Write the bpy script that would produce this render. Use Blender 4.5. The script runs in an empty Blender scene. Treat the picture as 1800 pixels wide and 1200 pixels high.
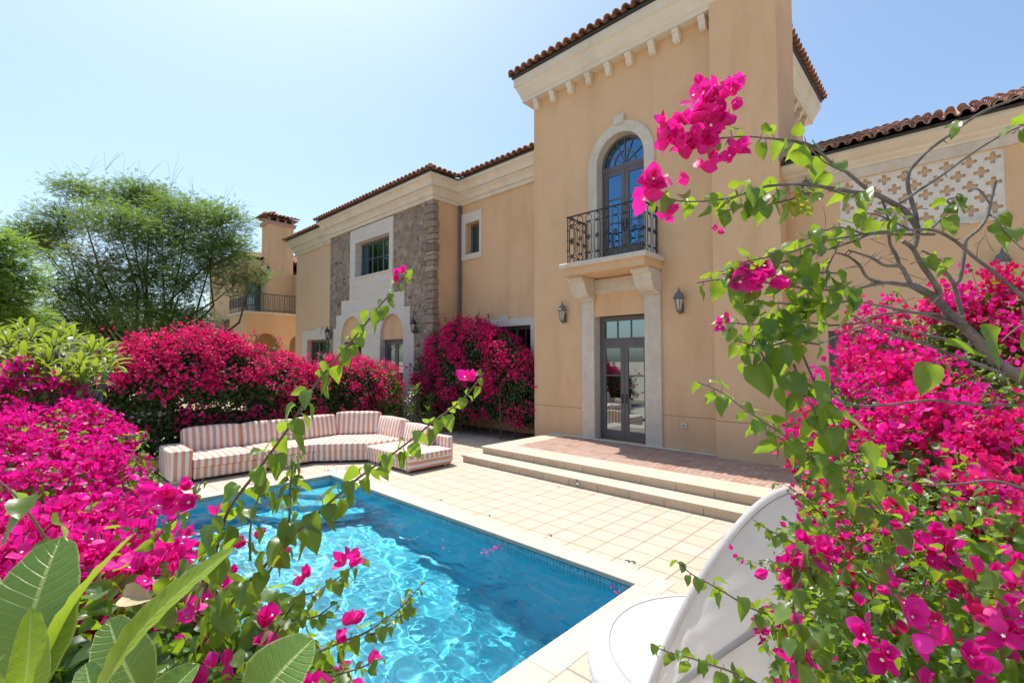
import bpy, bmesh, math, random
import numpy as np
from mathutils import Vector, Matrix
from mathutils.geometry import tessellate_polygon

random.seed(7)
rng = np.random.default_rng(7)
sc = bpy.context.scene
COL = sc.collection

# ------------------------------------------------------------------ camera, sky, sun, exposure
CAM = Vector((0, 0, 2.3)); FPX = 831.3
YAW = math.radians(43.4); PIT = math.radians(2.35)
cd = bpy.data.cameras.new("camera"); cam = bpy.data.objects.new("camera", cd); COL.objects.link(cam)
cam.location = CAM; cam.rotation_euler = (math.pi / 2 + PIT, 0, YAW)
cd.sensor_width = 36; cd.lens = FPX / 1800 * 36; cd.clip_start = 0.05; cd.clip_end = 2000
sc.camera = cam

SUN_EL = math.radians(67.0); SUN_H = Vector((-1, 0.225, 0)).normalized()
TO_SUN = SUN_H * math.cos(SUN_EL) + Vector((0, 0, math.sin(SUN_EL)))
world = bpy.data.worlds.new("World"); sc.world = world; world.use_nodes = True
wn = world.node_tree.nodes; wl = world.node_tree.links
sky = wn.new("ShaderNodeTexSky"); sky.sky_type = 'NISHITA'; sky.sun_disc = False
sky.sun_elevation = SUN_EL; sky.sun_rotation = math.atan2(SUN_H.x, SUN_H.y)
sky.altitude = 0; sky.air_density = 1.0; sky.dust_density = 2.0; sky.ozone_density = 0.35
wn["Background"].inputs[1].default_value = 0.145
wb = wn.new("ShaderNodeMixRGB"); wb.blend_type = 'MULTIPLY'; wb.inputs[0].default_value = 1; wb.inputs[2].default_value = (.90, 1.0, 1.03, 1)   # white balance of the sky
wl.new(sky.outputs[0], wb.inputs[1]); wl.new(wb.outputs[0], wn["Background"].inputs[0])
sd = bpy.data.lights.new("sun", 'SUN'); sd.energy = 4.2; sd.angle = math.radians(0.5); sd.color = (1.0, 0.955, 0.89)
sun = bpy.data.objects.new("sun", sd); COL.objects.link(sun)
sun.rotation_euler = (-TO_SUN).to_track_quat('-Z', 'Y').to_euler()
sd.cycles.is_caustics_light = True
sc.view_settings.view_transform = 'Standard'; sc.view_settings.look = 'None'
sc.view_settings.gamma = 1; sc.view_settings.exposure = 0.50
sc.cycles.use_denoising = True
sc.cycles.max_bounces = 10; sc.cycles.transparent_max_bounces = 8; sc.cycles.diffuse_bounces = 4
sc.cycles.sample_clamp_indirect = 6

# ------------------------------------------------------------------ pixel helpers (photo pixels, 1800 x 1200)
_F0 = Vector((-math.sin(YAW), math.cos(YAW), 0)); RT = Vector((math.cos(YAW), math.sin(YAW), 0)); _U0 = Vector((0, 0, 1))
FW = math.cos(PIT) * _F0 + math.sin(PIT) * _U0; UP = math.cos(PIT) * _U0 - math.sin(PIT) * _F0
def at(x, y, d): return CAM + (FW + (x - 900) / FPX * RT + (600 - y) / FPX * UP) * d
def ground(x, y, z=0.0):
    r = FW + (x - 900) / FPX * RT + (600 - y) / FPX * UP
    return CAM + r * ((z - CAM.z) / r.z)

# ------------------------------------------------------------------ mesh helpers
class MB:
    def __init__(s): s.v = []; s.f = []
    def add(s, V, F):
        o = len(s.v); s.v += [tuple(p) for p in V]; s.f += [tuple(i + o for i in q) for q in F]; return s
    def box(s, x0, x1, y0, y1, z0, z1):
        return s.add([(x0,y0,z0),(x1,y0,z0),(x1,y1,z0),(x0,y1,z0),(x0,y0,z1),(x1,y0,z1),(x1,y1,z1),(x0,y1,z1)],
                     [(0,3,2,1),(4,5,6,7),(0,1,5,4),(1,2,6,5),(2,3,7,6),(3,0,4,7)])
    def quad(s, a, b, c, d): return s.add([a,b,c,d], [(0,1,2,3)])
    def plate(s, outline, holes=(), d0=0, d1=.1, m=lambda u, v, d: (u, d, v)):
        loops = [list(outline)] + [list(h) for h in holes]
        tri = tessellate_polygon([[Vector((u, v, 0)) for u, v in L] for L in loops])
        flat = [p for L in loops for p in L]; n = len(flat)
        V = [m(u, v, d0) for u, v in flat] + [m(u, v, d1) for u, v in flat]
        F = [tuple(t) for t in tri] + [tuple(i + n for i in reversed(t)) for t in tri]
        o = 0
        for L in loops:
            k = len(L)
            for i in range(k):
                a, b = o + i, o + (i + 1) % k
                F.append((a, b, b + n, a + n))
            o += k
        return s.add(V, F)
    def tube(s, pts, rad, n=6, cap=True):
        pts = [Vector(p) for p in pts]
        if not hasattr(rad, '__len__'): rad = [rad] * len(pts)
        V = []; F = []; ref = None
        for i, p in enumerate(pts):
            t = (pts[min(i + 1, len(pts) - 1)] - pts[max(i - 1, 0)])
            t = t.normalized() if t.length > 1e-9 else Vector((0, 0, 1))
            if ref is None: ref = t.orthogonal().normalized()
            ref = ref - t * ref.dot(t)
            ref = ref.normalized() if ref.length > 1e-6 else t.orthogonal().normalized()
            b = t.cross(ref)
            for k in range(n):
                a = 2 * math.pi * k / n
                V.append(p + (ref * math.cos(a) + b * math.sin(a)) * rad[i])
        for i in range(len(pts) - 1):
            for k in range(n):
                F.append((i*n+k, i*n+(k+1)%n, (i+1)*n+(k+1)%n, (i+1)*n+k))
        if cap: F.append(tuple(range(n - 1, -1, -1))); F.append(tuple((len(pts)-1)*n + k for k in range(n)))
        return s.add(V, F)
    def loop(s, pts, r, n=5):
        pts = [Vector(p) for p in pts]; k = len(pts); V = []; F = []
        nrm = Vector((0,0,0))
        for i in range(k): nrm += pts[i].cross(pts[(i+1)%k])
        nrm.normalize()
        for i, p in enumerate(pts):
            t = (pts[(i+1)%k] - pts[i-1]).normalized(); b = t.cross(nrm)
            for j in range(n):
                a = 2*math.pi*j/n; V.append(p + (nrm*math.cos(a) + b*math.sin(a))*r)
        for i in range(k):
            for j in range(n):
                F.append((i*n+j, i*n+(j+1)%n, ((i+1)%k)*n+(j+1)%n, ((i+1)%k)*n+j))
        return s.add(V, F)
    def lathe(s, prof, c=(0,0,0), n=12, rot=0.0):
        V = []; F = []
        for r, z in prof:
            for k in range(n):
                a = 2*math.pi*k/n + rot; V.append((c[0]+r*math.cos(a), c[1]+r*math.sin(a), c[2]+z))
        for i in range(len(prof)-1):
            for k in range(n): F.append((i*n+k, i*n+(k+1)%n, (i+1)*n+(k+1)%n, (i+1)*n+k))
        F.append(tuple(range(n-1,-1,-1))); F.append(tuple((len(prof)-1)*n+k for k in range(n)))
        return s.add(V, F)
    def sweep(s, path, prof):
        """profile (o, z) pushed outward along a plan polyline; out[i] are mitre offsets"""
        V = []; F = []; m = len(prof)
        for (x, y), (ox, oy) in path:
            for o, z in prof: V.append((x + ox*o, y + oy*o, z))
        for i in range(len(path)-1):
            for k in range(m-1): F.append((i*m+k, (i+1)*m+k, (i+1)*m+k+1, i*m+k+1))
        F.append(tuple(range(m))); F.append(tuple((len(path)-1)*m+k for k in range(m)))
        return s.add(V, F)
    def build(s, name, mat, parent=None, smooth=False, bevel=0, recalc=True, seg=2):
        me = bpy.data.meshes.new(name); me.from_pydata(s.v, [], s.f)
        if recalc or bevel:
            bm = bmesh.new(); bm.from_mesh(me)
            if recalc: bmesh.ops.recalc_face_normals(bm, faces=bm.faces)
            bm.to_mesh(me); bm.free()
        o = bpy.data.objects.new(name, me); COL.objects.link(o); me.materials.append(mat)
        if smooth: me.polygons.foreach_set("use_smooth", [True]*len(me.polygons))
        if bevel:
            b = o.modifiers.new("bevel", 'BEVEL'); b.width = bevel; b.segments = seg; b.limit_method = 'ANGLE'; b.angle_limit = math.radians(40)
        if parent: o.parent = parent
        return o

def arr_mesh(name, V, F, mat, parent=None, smooth=False):
    """triangle mesh from numpy arrays"""
    me = bpy.data.meshes.new(name); V = np.asarray(V, np.float32); F = np.asarray(F, np.int32)
    k = F.shape[1]
    me.vertices.add(len(V)); me.vertices.foreach_set("co", V.ravel())
    me.loops.add(F.size); me.loops.foreach_set("vertex_index", F.ravel())
    me.polygons.add(len(F)); me.polygons.foreach_set("loop_start", np.arange(0, F.size, k, dtype=np.int32))
    if smooth: me.polygons.foreach_set("use_smooth", np.ones(len(F), bool))
    me.update(calc_edges=True); me.validate()
    o = bpy.data.objects.new(name, me); COL.objects.link(o); me.materials.append(mat)
    if parent: o.parent = parent
    return o

def empty(name, loc=(0,0,0), label=None, cat=None, group=None, rz=0):
    o = bpy.data.objects.new(name, None); COL.objects.link(o); o.location = loc; o.rotation_euler = (0,0,rz)
    o.empty_display_size = .2
    return tag(o, label, cat, group)
def tag(o, label=None, cat=None, group=None, kind=None):
    if label: o["label"] = label
    if cat: o["category"] = cat
    if group: o["group"] = group
    if kind: o["kind"] = kind
    return o
def struct(o, label=None, cat=None): return tag(o, label, cat, None, "structure")

# ------------------------------------------------------------------ materials
class N:
    def __init__(s, name):
        s.m = bpy.data.materials.new(name); s.m.use_nodes = True; s.t = s.m.node_tree
        s.p = s.t.nodes["Principled BSDF"]; s.out = s.t.nodes["Material Output"]
    def n(s, typ, **kw):
        x = s.t.nodes.new("ShaderNode" + typ)
        for k, v in kw.items(): setattr(x, k, v)
        return x
    def l(s, a, b): s.t.links.new(a, b)
    def coord(s, scale=(1,1,1), kind="Object", rot=(0,0,0)):
        c = s.n("TexCoord"); mp = s.n("Mapping"); mp.inputs["Scale"].default_value = scale; mp.inputs["Rotation"].default_value = rot
        s.l(c.outputs[kind], mp.inputs[0]); return mp.outputs[0]
    def noise(s, co, scale, detail=4, rough=.55):
        x = s.n("TexNoise"); x.inputs["Scale"].default_value = scale; x.inputs["Detail"].default_value = detail; x.inputs["Roughness"].default_value = rough
        if co: s.l(co, x.inputs["Vector"])
        return x.outputs["Fac"]
    def ramp(s, fac, stops, interp='LINEAR'):
        r = s.n("ValToRGB"); r.color_ramp.interpolation = interp; e = r.color_ramp.elements
        while len(e) < len(stops): e.new(.5)
        for q, (p, c) in zip(e, stops): q.position = p; q.color = (*c, 1) if len(c) == 3 else c
        s.l(fac, r.inputs[0]); return r.outputs[0]
    def math(s, op, a, b=None):
        x = s.n("Math", operation=op)
        for i, v in enumerate((a, b)):
            if v is None: continue
            if isinstance(v, (int, float)): x.inputs[i].default_value = v
            else: s.l(v, x.inputs[i])
        return x.outputs[0]
    def mix(s, fac, a, b, blend='MIX'):
        x = s.n("MixRGB", blend_type=blend)
        for i, v in enumerate((fac, a, b)):
            if isinstance(v, (int, float)): x.inputs[i].default_value = v
            elif isinstance(v, tuple): x.inputs[i].default_value = (*v, 1)
            else: s.l(v, x.inputs[i])
        return x.outputs[0]
    def base(s, c):
        if isinstance(c, tuple): s.p.inputs["Base Color"].default_value = (*c, 1)
        else: s.l(c, s.p.inputs["Base Color"])
    def set(s, **kw):
        for k, v in kw.items(): s.p.inputs[k.replace("_", " ")].default_value = v
        return s
    def bump(s, h, strength=.3, dist=.02):
        b = s.n("Bump"); b.inputs["Strength"].default_value = strength; b.inputs["Distance"].default_value = dist
        s.l(h, b.inputs["Height"]); s.l(b.outputs[0], s.p.inputs["Normal"])

def mottled(name, c1, c2, scale=3, rough=.8, bump=.2, bscale=60, bdist=.004, stain=None, st_scale=(.8,.8,.25)):
    k = N(name); co = k.coord()
    c = k.ramp(k.noise(co, scale, 6), [(.3, c1), (.7, c2)])
    if stain:
        f = k.ramp(k.noise(k.coord(st_scale), 1.6, 8, .65), [(.5, (0,0,0)), (.75, (1,1,1))])
        c = k.mix(f, c, stain)
    k.base(c); k.set(Roughness=rough)
    if bump: k.bump(k.noise(co, bscale, 5), bump, bdist)
    return k.m

M = {}
M['stucco'] = mottled('stucco', (.672,.436,.243), (.715,.474,.27), 1.1, .9, .4, 45, .006, (.59,.37,.195))
M['stucco_pale'] = mottled('stucco_pale', (.70,.48,.30), (.74,.52,.33), 1.1, .9, .3, 45, .006)
M['cornice'] = mottled('cornice', (.68,.60,.465), (.74,.66,.52), 2, .8, .2, 60, .003, (.58,.51,.40))
M['limestone'] = mottled('limestone', (.57,.495,.39), (.68,.605,.49), 7, .75, .25, 70, .004, (.52,.44,.34))
M['lime_smooth'] = mottled('lime_smooth', (.63,.58,.50), (.70,.655,.575), 3, .75, .2, 70, .003, (.55,.51,.455))
M['iron'] = mottled('iron', (.018,.018,.02), (.035,.034,.036), 20, .45, .1, 80, .002)
M['door_paint'] = mottled('door_paint', (.115,.10,.098), (.14,.125,.12), 6, .42, 0)
M['gutter'] = mottled('gutter', (.022,.02,.02), (.03,.028,.026), 5, .5, 0)
M['pipe'] = mottled('pipe', (.09,.085,.085), (.12,.11,.11), 5, .4, 0)
M['steel'] = N('steel').set(Metallic=1, Roughness=.28).m; M['steel'].node_tree.nodes["Principled BSDF"].inputs["Base Color"].default_value = (.6,.6,.6,1)
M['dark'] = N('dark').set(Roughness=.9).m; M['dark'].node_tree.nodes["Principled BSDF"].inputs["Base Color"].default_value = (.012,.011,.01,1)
M['lamp_grey'] = mottled('lamp_grey', (.10,.097,.09), (.20,.19,.175), 30, .55, .2, 80, .002)
M['plastic'] = mottled('plastic', (.62,.6,.55), (.68,.66,.6), 9, .5, 0)
M['cream_fabric'] = None

def glass_mat(name, tint, metal, rough=.015):
    k = N(name); k.base(tint); k.set(Metallic=metal, Roughness=rough, IOR=1.6)
    return k.m
M['glass_blue'] = glass_mat('coated_glass', (.10,.22,.34), 1.0)
M['glass'] = glass_mat('window_glass', (.30,.36,.38), 1.0)
M['glass_dark'] = glass_mat('dim_window_glass', (.12,.17,.21), 1.0)
k = N('lamp_glass'); k.base((.5,.48,.4)); k.set(Roughness=.25, IOR=1.5); M['lamp_glass'] = k.m

k = N('roof_tile'); g = k.n("NewGeometry"); co = k.coord()
c = k.ramp(g.outputs["Random Per Island"], [(0,(.25,.115,.07)),(.35,(.38,.165,.09)),(.7,(.45,.22,.13)),(1,(.33,.19,.13))])
c = k.mix(k.ramp(k.noise(co,9,6),[(.4,(0,0,0)),(.8,(.6,.6,.6))]), c, (.30,.22,.17)); k.base(c); k.set(Roughness=.85); k.bump(k.noise(co,40,5),.3,.005); M['tile'] = k.m

# rubble stone cladding
def rubble(name):
    k = N(name); co0 = k.coord((1,1,1)); 
    nz = k.n("TexNoise"); nz.inputs["Scale"].default_value = 2.2; k.l(co0, nz.inputs["Vector"])
    co = k.n("VectorMath", operation='MULTIPLY_ADD'); k.l(nz.outputs["Color"], co.inputs[0]); co.inputs[1].default_value = (.34,.34,.34); k.l(co0, co.inputs[2])
    v = k.n("TexVoronoi", feature='F1'); v.inputs["Scale"].default_value = 4.5; v.inputs["Randomness"].default_value = .95; k.l(co.outputs[0], v.inputs["Vector"])
    e = k.n("TexVoronoi", feature='DISTANCE_TO_EDGE'); e.inputs["Scale"].default_value = 4.5; e.inputs["Randomness"].default_value = .95; k.l(co.outputs[0], e.inputs["Vector"])
    s = k.n("SeparateColor"); k.l(v.outputs["Color"], s.inputs[0])
    c = k.ramp(s.outputs[0], [(0,(.15,.112,.08)),(.25,(.37,.285,.205)),(.5,(.24,.20,.165)),(.7,(.46,.35,.25)),(.85,(.27,.17,.115)),(1,(.41,.35,.29))])
    c = k.mix(.45, c, k.ramp(k.noise(co0, 14, 8, .7), [(.25,(.55,.52,.5)),(.75,(1.2,1.15,1.1))]), 'MULTIPLY')
    mo = k.ramp(e.outputs["Distance"], [(.02,(0,0,0)),(.055,(1,1,1))])
    k.base(k.mix(mo, (.42,.355,.275), c)); k.set(Roughness=.92)
    h = k.math('ADD', k.math('MULTIPLY', k.ramp(e.outputs["Distance"], [(0,(0,0,0)),(.16,(1,1,1))]), 1.0), k.math('MULTIPLY', k.noise(co0, 18, 6), .5))
    k.bump(h, .9, .05); return k.m
M['rubble'] = rubble('rubble_stone')
k = N('quoin_stone'); g = k.n("NewGeometry"); co = k.coord()
c = k.ramp(g.outputs["Random Per Island"], [(0,(.22,.16,.115)),(.3,(.38,.30,.22)),(.6,(.25,.21,.17)),(.85,(.43,.345,.26)),(1,(.29,.175,.12))])
c = k.mix(.6, c, k.ramp(k.noise(co, 10, 8, .7), [(.25,(.5,.5,.5)),(.75,(1.25,1.2,1.15))]), 'MULTIPLY'); k.base(c); k.set(Roughness=.92); k.bump(k.noise(co, 9, 7), .8, .05); M['quoin'] = k.m

def tiled(name, c1, c2, mortar, w, h, ms, off=(0,0,0), rough=.7, offset=0.0, bump=.25, blot=None, rot=(0,0,0), msmooth=.1):
    k = N(name); c = k.n("TexCoord"); mp = k.n("Mapping"); mp.inputs["Location"].default_value = off; mp.inputs["Rotation"].default_value = rot
    k.l(c.outputs["Object"], mp.inputs[0]); co = mp.outputs[0]
    b = k.n("TexBrick"); b.offset = offset; b.squash = 1; b.inputs["Scale"].default_value = 1
    b.inputs["Brick Width"].default_value = w; b.inputs["Row Height"].default_value = h; b.inputs["Mortar Size"].default_value = ms; b.inputs["Mortar Smooth"].default_value = msmooth; b.inputs["Bias"].default_value = 0
    b.inputs["Color1"].default_value = (*c1,1); b.inputs["Color2"].default_value = (*c2,1); b.inputs["Mortar"].default_value = (*mortar,1)
    k.l(co, b.inputs["Vector"]); col = b.outputs["Color"]
    n1 = k.noise(co, 5, 7, .65)
    col = k.mix(.5, col, k.ramp(n1, [(.3,(.82,.8,.78)),(.7,(1.08,1.07,1.06))]), 'MULTIPLY')
    if blot:
        col = k.mix(k.ramp(k.noise(co, .9, 8, .7), [(.52,(0,0,0)),(.8,(.6,.6,.6))]), col, blot)
    k.base(col); k.set(Roughness=rough)
    hgt = k.math('ADD', k.math('MULTIPLY', b.outputs["Fac"], -1.0), k.math('MULTIPLY', k.noise(co, 40, 5), .25)); k.bump(hgt, bump, .006)
    return k.m
M['paving'] = tiled('paving', (.49,.415,.325), (.545,.465,.37), (.27,.21,.15), .335, .335, .009, (3.32+.335*40, -5.61+.335*40, 0), .75, blot=(.46,.365,.27))
M['coping'] = tiled('coping', (.52,.455,.375), (.56,.495,.415), (.35,.29,.23), 1.1, 9.0, .005, (20, 4.0, 0), .7, blot=(.49,.41,.32))
M['coping_y'] = tiled('coping_y', (.52,.455,.375), (.56,.495,.415), (.35,.29,.23), 9.0, 1.1, .005, (4.0, 20.3, 0), .7, blot=(.49,.41,.32))
M['step_tread'] = tiled('step_tread', (.55,.46,.35), (.60,.505,.39), (.33,.25,.175), .62, 9.0, .004, (20,4.0,0), .75, blot=(.56,.42,.28))
M['step_riser'] = tiled('step_riser', (.55,.45,.32), (.62,.51,.37), (.22,.16,.10), .62, 9.0, .006, (20.2,4.0,4.0), .8, blot=(.36,.24,.13), rot=(math.radians(90),0,0), bump=.4)
M['mosaic'] = tiled('mosaic', (.06,.30,.44), (.13,.45,.60), (.36,.55,.62), .05, .05, .0035, (10,10,10), .2, rot=(math.radians(90),0,0), bump=.1)
M['mosaic_y'] = tiled('mosaic_y', (.06,.30,.44), (.13,.45,.60), (.36,.55,.62), .05, .05, .0035, (10,10,10), .2, rot=(math.radians(90),0,math.radians(90)), bump=.1)
M['pool_wall'] = tiled('pool_wall', (.02,.50,.70), (.03,.55,.76), (.10,.58,.76), .026, .026, .002, (10,10,10), .3, rot=(math.radians(90),0,0), bump=.05)
M['pool_wall_y'] = tiled('pool_wall_y', (.02,.50,.70), (.03,.55,.76), (.10,.58,.76), .026, .026, .002, (10,10,10), .3, rot=(math.radians(90),0,math.radians(90)), bump=.05)
M['pool_floor'] = tiled('pool_floor', (.03,.58,.74), (.05,.64,.80), (.14,.68,.80), .026, .026, .002, (10,10,0), .3, bump=.05)
k = N('brick'); g = k.n("NewGeometry"); co = k.coord()
c = k.ramp(g.outputs["Random Per Island"], [(0,(.38,.215,.155)),(.3,(.45,.29,.225)),(.6,(.43,.315,.26)),(.8,(.46,.25,.17)),(1,(.50,.38,.32))])
c = k.mix(.6, c, k.ramp(k.noise(co, 12, 7, .7), [(.25,(.7,.7,.7)),(.75,(1.2,1.2,1.2))]), 'MULTIPLY'); k.base(c); k.set(Roughness=.85); k.bump(k.noise(co,50,5),.3,.005); M['brick'] = k.m
M['mortar'] = mottled('mortar', (.50,.42,.36), (.58,.5,.43), 8, .9)
M['soil'] = mottled('soil', (.17,.12,.08), (.27,.2,.14), 2.5, .95, .6, 30, .03)
M['sand'] = mottled('sand', (.34,.27,.19), (.44,.36,.26), .35, .95, .5, 12, .03)

# ================================================================== SETTING: ground, paving, pool
PX0, PX1, PY0, PY1 = -9.3, -2.5, .6, 4.5          # pool opening
def ring(x0, x1, y0, y1, hx0, hx1, hy0, hy1, z):
    b = MB()
    for q in ((x0,hx0,y0,y1),(hx1,x1,y0,y1),(hx0,hx1,y0,hy0),(hx0,hx1,hy1,y1)):
        b.quad((q[0],q[2],z),(q[1],q[2],z),(q[1],q[3],z),(q[0],q[3],z))
    return b
struct(ring(-900,900,-900,900, PX0-.3,PX1+.3,PY0-.3,PY1+.3, -.012).build('ground', M['sand'], recalc=False))
struct(ring(-12.1,8,-4,11.0, PX0-.29,PX1+.29,PY0-.29,PY1+.29, 0).build('paving', M['paving'], recalc=False))
# narrow cut row beside the coping reads as a second joint
cp = MB()
C = .30
cp.box(PX0-C, PX1+C, PY1, PY1+C, -.055, .006); cp.box(PX0-C, PX1+C, PY0-C, PY0, -.055, .006)
o = cp.build('pool_coping', M['coping'], bevel=.012); struct(o)
cp = MB(); cp.box(PX0-C, PX0, PY0, PY1, -.055, .006); cp.box(PX1, PX1+C, PY0, PY1, -.055, .006)
o2 = cp.build('pool_coping', M['coping_y'], bevel=.012); struct(o2)
WZ = -.13
def fz(x): return -1.15 - .95 * (x - PX0) / (PX1 - PX0)       # floor slopes to the near end
caustic_recv = []
b = MB()
b.quad((PX0,PY0,fz(PX0)),(PX1,PY0,fz(PX1)),(PX1,PY1,fz(PX1)),(PX0,PY1,fz(PX0))); caustic_recv.append(b.build('pool_floor', M['pool_floor'], recalc=False))
b = MB()
for y in (PY0, PY1): b.quad((PX0,y,fz(PX0)),(PX1,y,fz(PX1)),(PX1,y,-.27),(PX0,y,-.27))
caustic_recv.append(b.build('pool_wall', M['pool_wall'], recalc=False))
b = MB()
for x in (PX0, PX1): b.quad((x,PY0,fz(x)),(x,PY1,fz(x)),(x,PY1,-.27),(x,PY0,-.27))
caustic_recv.append(b.build('pool_wall', M['pool_wall_y'], recalc=False))
b = MB()
for y in (PY0, PY1): b.quad((PX0,y,-.27),(PX1,y,-.27),(PX1,y,-.056),(PX0,y,-.056))
caustic_recv.append(b.build('pool_waterline_tiles', M['mosaic'], recalc=False))
b = MB()
for x in (PX0, PX1): b.quad((x,PY0,-.27),(x,PY1,-.27),(x,PY1,-.056),(x,PY0,-.056))
caustic_recv.append(b.build('pool_waterline_tiles', M['mosaic_y'], recalc=False))
# entry steps in the far corner
b = MB()
for i, (r, z1) in enumerate(((.75,-.36),(1.15,-.62),(1.55,-.88))):
    pts = [(PX0+.001, PY1-.001)] + [(PX0 + r*math.sin(a), PY1 - r*math.cos(a)) for a in np.linspace(0, math.pi/2, 14)]
    b.plate(pts, (), z1 - .26, z1, lambda u, v, d: (u, v, d))
caustic_recv.append(b.build('pool_steps', M['pool_floor']))
for o in caustic_recv: struct(o); o.cycles.is_caustics_receiver = True
# water: a real rippled surface
nx, ny = 300, 176
gx, gy = np.meshgrid(np.linspace(PX0, PX1, nx), np.linspace(PY0, PY1, ny), indexing='ij')
hz = np.zeros_like(gx); r2 = np.random.default_rng(3)
for i in range(26):
    lam = .13 * (1.0 + 4.5 * r2.random()**2); a = r2.random()*2*math.pi; amp = .0036 * lam * (0.6+.8*r2.random())
    hz += amp*np.sin(2*math.pi/lam*(gx*math.cos(a)+gy*math.sin(a)) + r2.random()*6.28 + 1.2*np.sin(gx*1.3+gy*.9+i))
hz *= 1.0 + .5*np.sin(gx*.7+1)*np.sin(gy*1.1)
V = np.stack([gx, gy, WZ + hz], -1).reshape(-1,3)
idx = np.arange(nx*ny).reshape(nx,ny)
F = np.stack([idx[:-1,:-1], idx[1:,:-1], idx[1:,1:], idx[:-1,1:]], -1).reshape(-1,4)
k = N('water'); k.base((.93,.99,1.0)); k.set(Roughness=0.0, IOR=1.333, Transmission_Weight=1.0); M['water'] = k.m
w = arr_mesh('pool_water', V, F, M['water'], smooth=True); struct(w); w.cycles.is_caustics_caster = True

# terrace: two stone steps, border, herringbone brick
TX1 = 3.0
b = MB(); b.box(-8.31, TX1, 7.16, 10.3, 0.0, .115); st1 = b.build('step', M['step_riser'])
struct(st1)
b = MB(); b.box(-8.34, TX1, 7.13, 7.64, .115, .16); b.box(-8.34, -8.12, 7.64, 10.3, .115, .16); struct(b.build('step_tread', M['step_tread'], bevel=.008))
b = MB(); b.box(-8.12, TX1, 7.60, 10.3, .161, .27); struct(b.build('step', M['step_riser']))
b = MB(); b.box(-8.15, TX1, 7.565, 8.20, .27, .32); b.box(-8.15, -7.62, 8.20, 10.25, .27, .32); struct(b.build('terrace_border', M['step_tread'], bevel=.008))
b = MB(); b.box(-7.62, TX1, 8.20, 10.25, .28, .313); struct(b.build('terrace_bed', M['mortar']))
b = MB(); b.box(-8.15, TX1, 10.11, 10.245, .3201, .345); struct(b.build('terrace_kerb', M['limestone'], bevel=.006))
bw, bl = .098, .294; bm = bmesh.new()
def hb(x, y, horiz):
    g = .007; sx, sy = (bl, bw) if horiz else (bw, bl)
    vs = [bm.verts.new(p) for p in ((x+g,y+g,.319),(x+sx-g,y+g,.319),(x+sx-g,y+sy-g,.319),(x+g,y+sy-g,.319))]; bm.faces.new(vs)
# herringbone built from L pairs stepped diagonally (3:1 bricks)
for a in range(-40, 130):
    for c in range(-40, 60):
        x = -7.7 + bw*a + 3*bw*c; y = 8.0 + bw*a - 3*bw*c
        if -8.2 < x < TX1+.2 and 7.8 < y < 10.4:
            hb(x, y, True); hb(x, y + bw, False)
for co, no in (((-7.62,0,0),(-1,0,0)),((TX1,0,0),(1,0,0)),((0,8.2,0),(0,-1,0)),((0,10.11,0),(0,1,0))):
    bmesh.ops.bisect_plane(bm, geom=bm.verts[:]+bm.edges[:]+bm.faces[:], plane_co=co, plane_no=no, clear_outer=True)
me = bpy.data.meshes.new('terrace_bricks'); bm.to_mesh(me); bm.free(); me.materials.append(M['brick'])
o = bpy.data.objects.new('terrace_bricks', me); COL.objects.link(o); struct(o)
b = MB(); b.box(-14.0, -8.16, 10.0, 11.2, -.005, .03); struct(b.build('planting_bed', M['soil']))
b = MB(); b.box(-16.5, -12.11, -4, 9.9, -.006, .025); struct(b.build('planting_bed', M['soil']))

# ================================================================== VILLA
def arch(cx, hw, zb, zs, rise=None, n=18):
    rise = rise or hw
    return [(cx-hw, zb), (cx+hw, zb)] + [(cx+hw*math.cos(t), zs+rise*math.sin(t)) for t in np.linspace(0, math.pi, n)]
def rect(x0, x1, z0, z1): return [(x0,z0),(x1,z0),(x1,z1),(x0,z1)]
mY = lambda u, v, d: (u, d, v)          # plan x, height v, depth along y
mX = lambda u, v, d: (d, u, v)          # plan y, height v, depth along x

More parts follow.
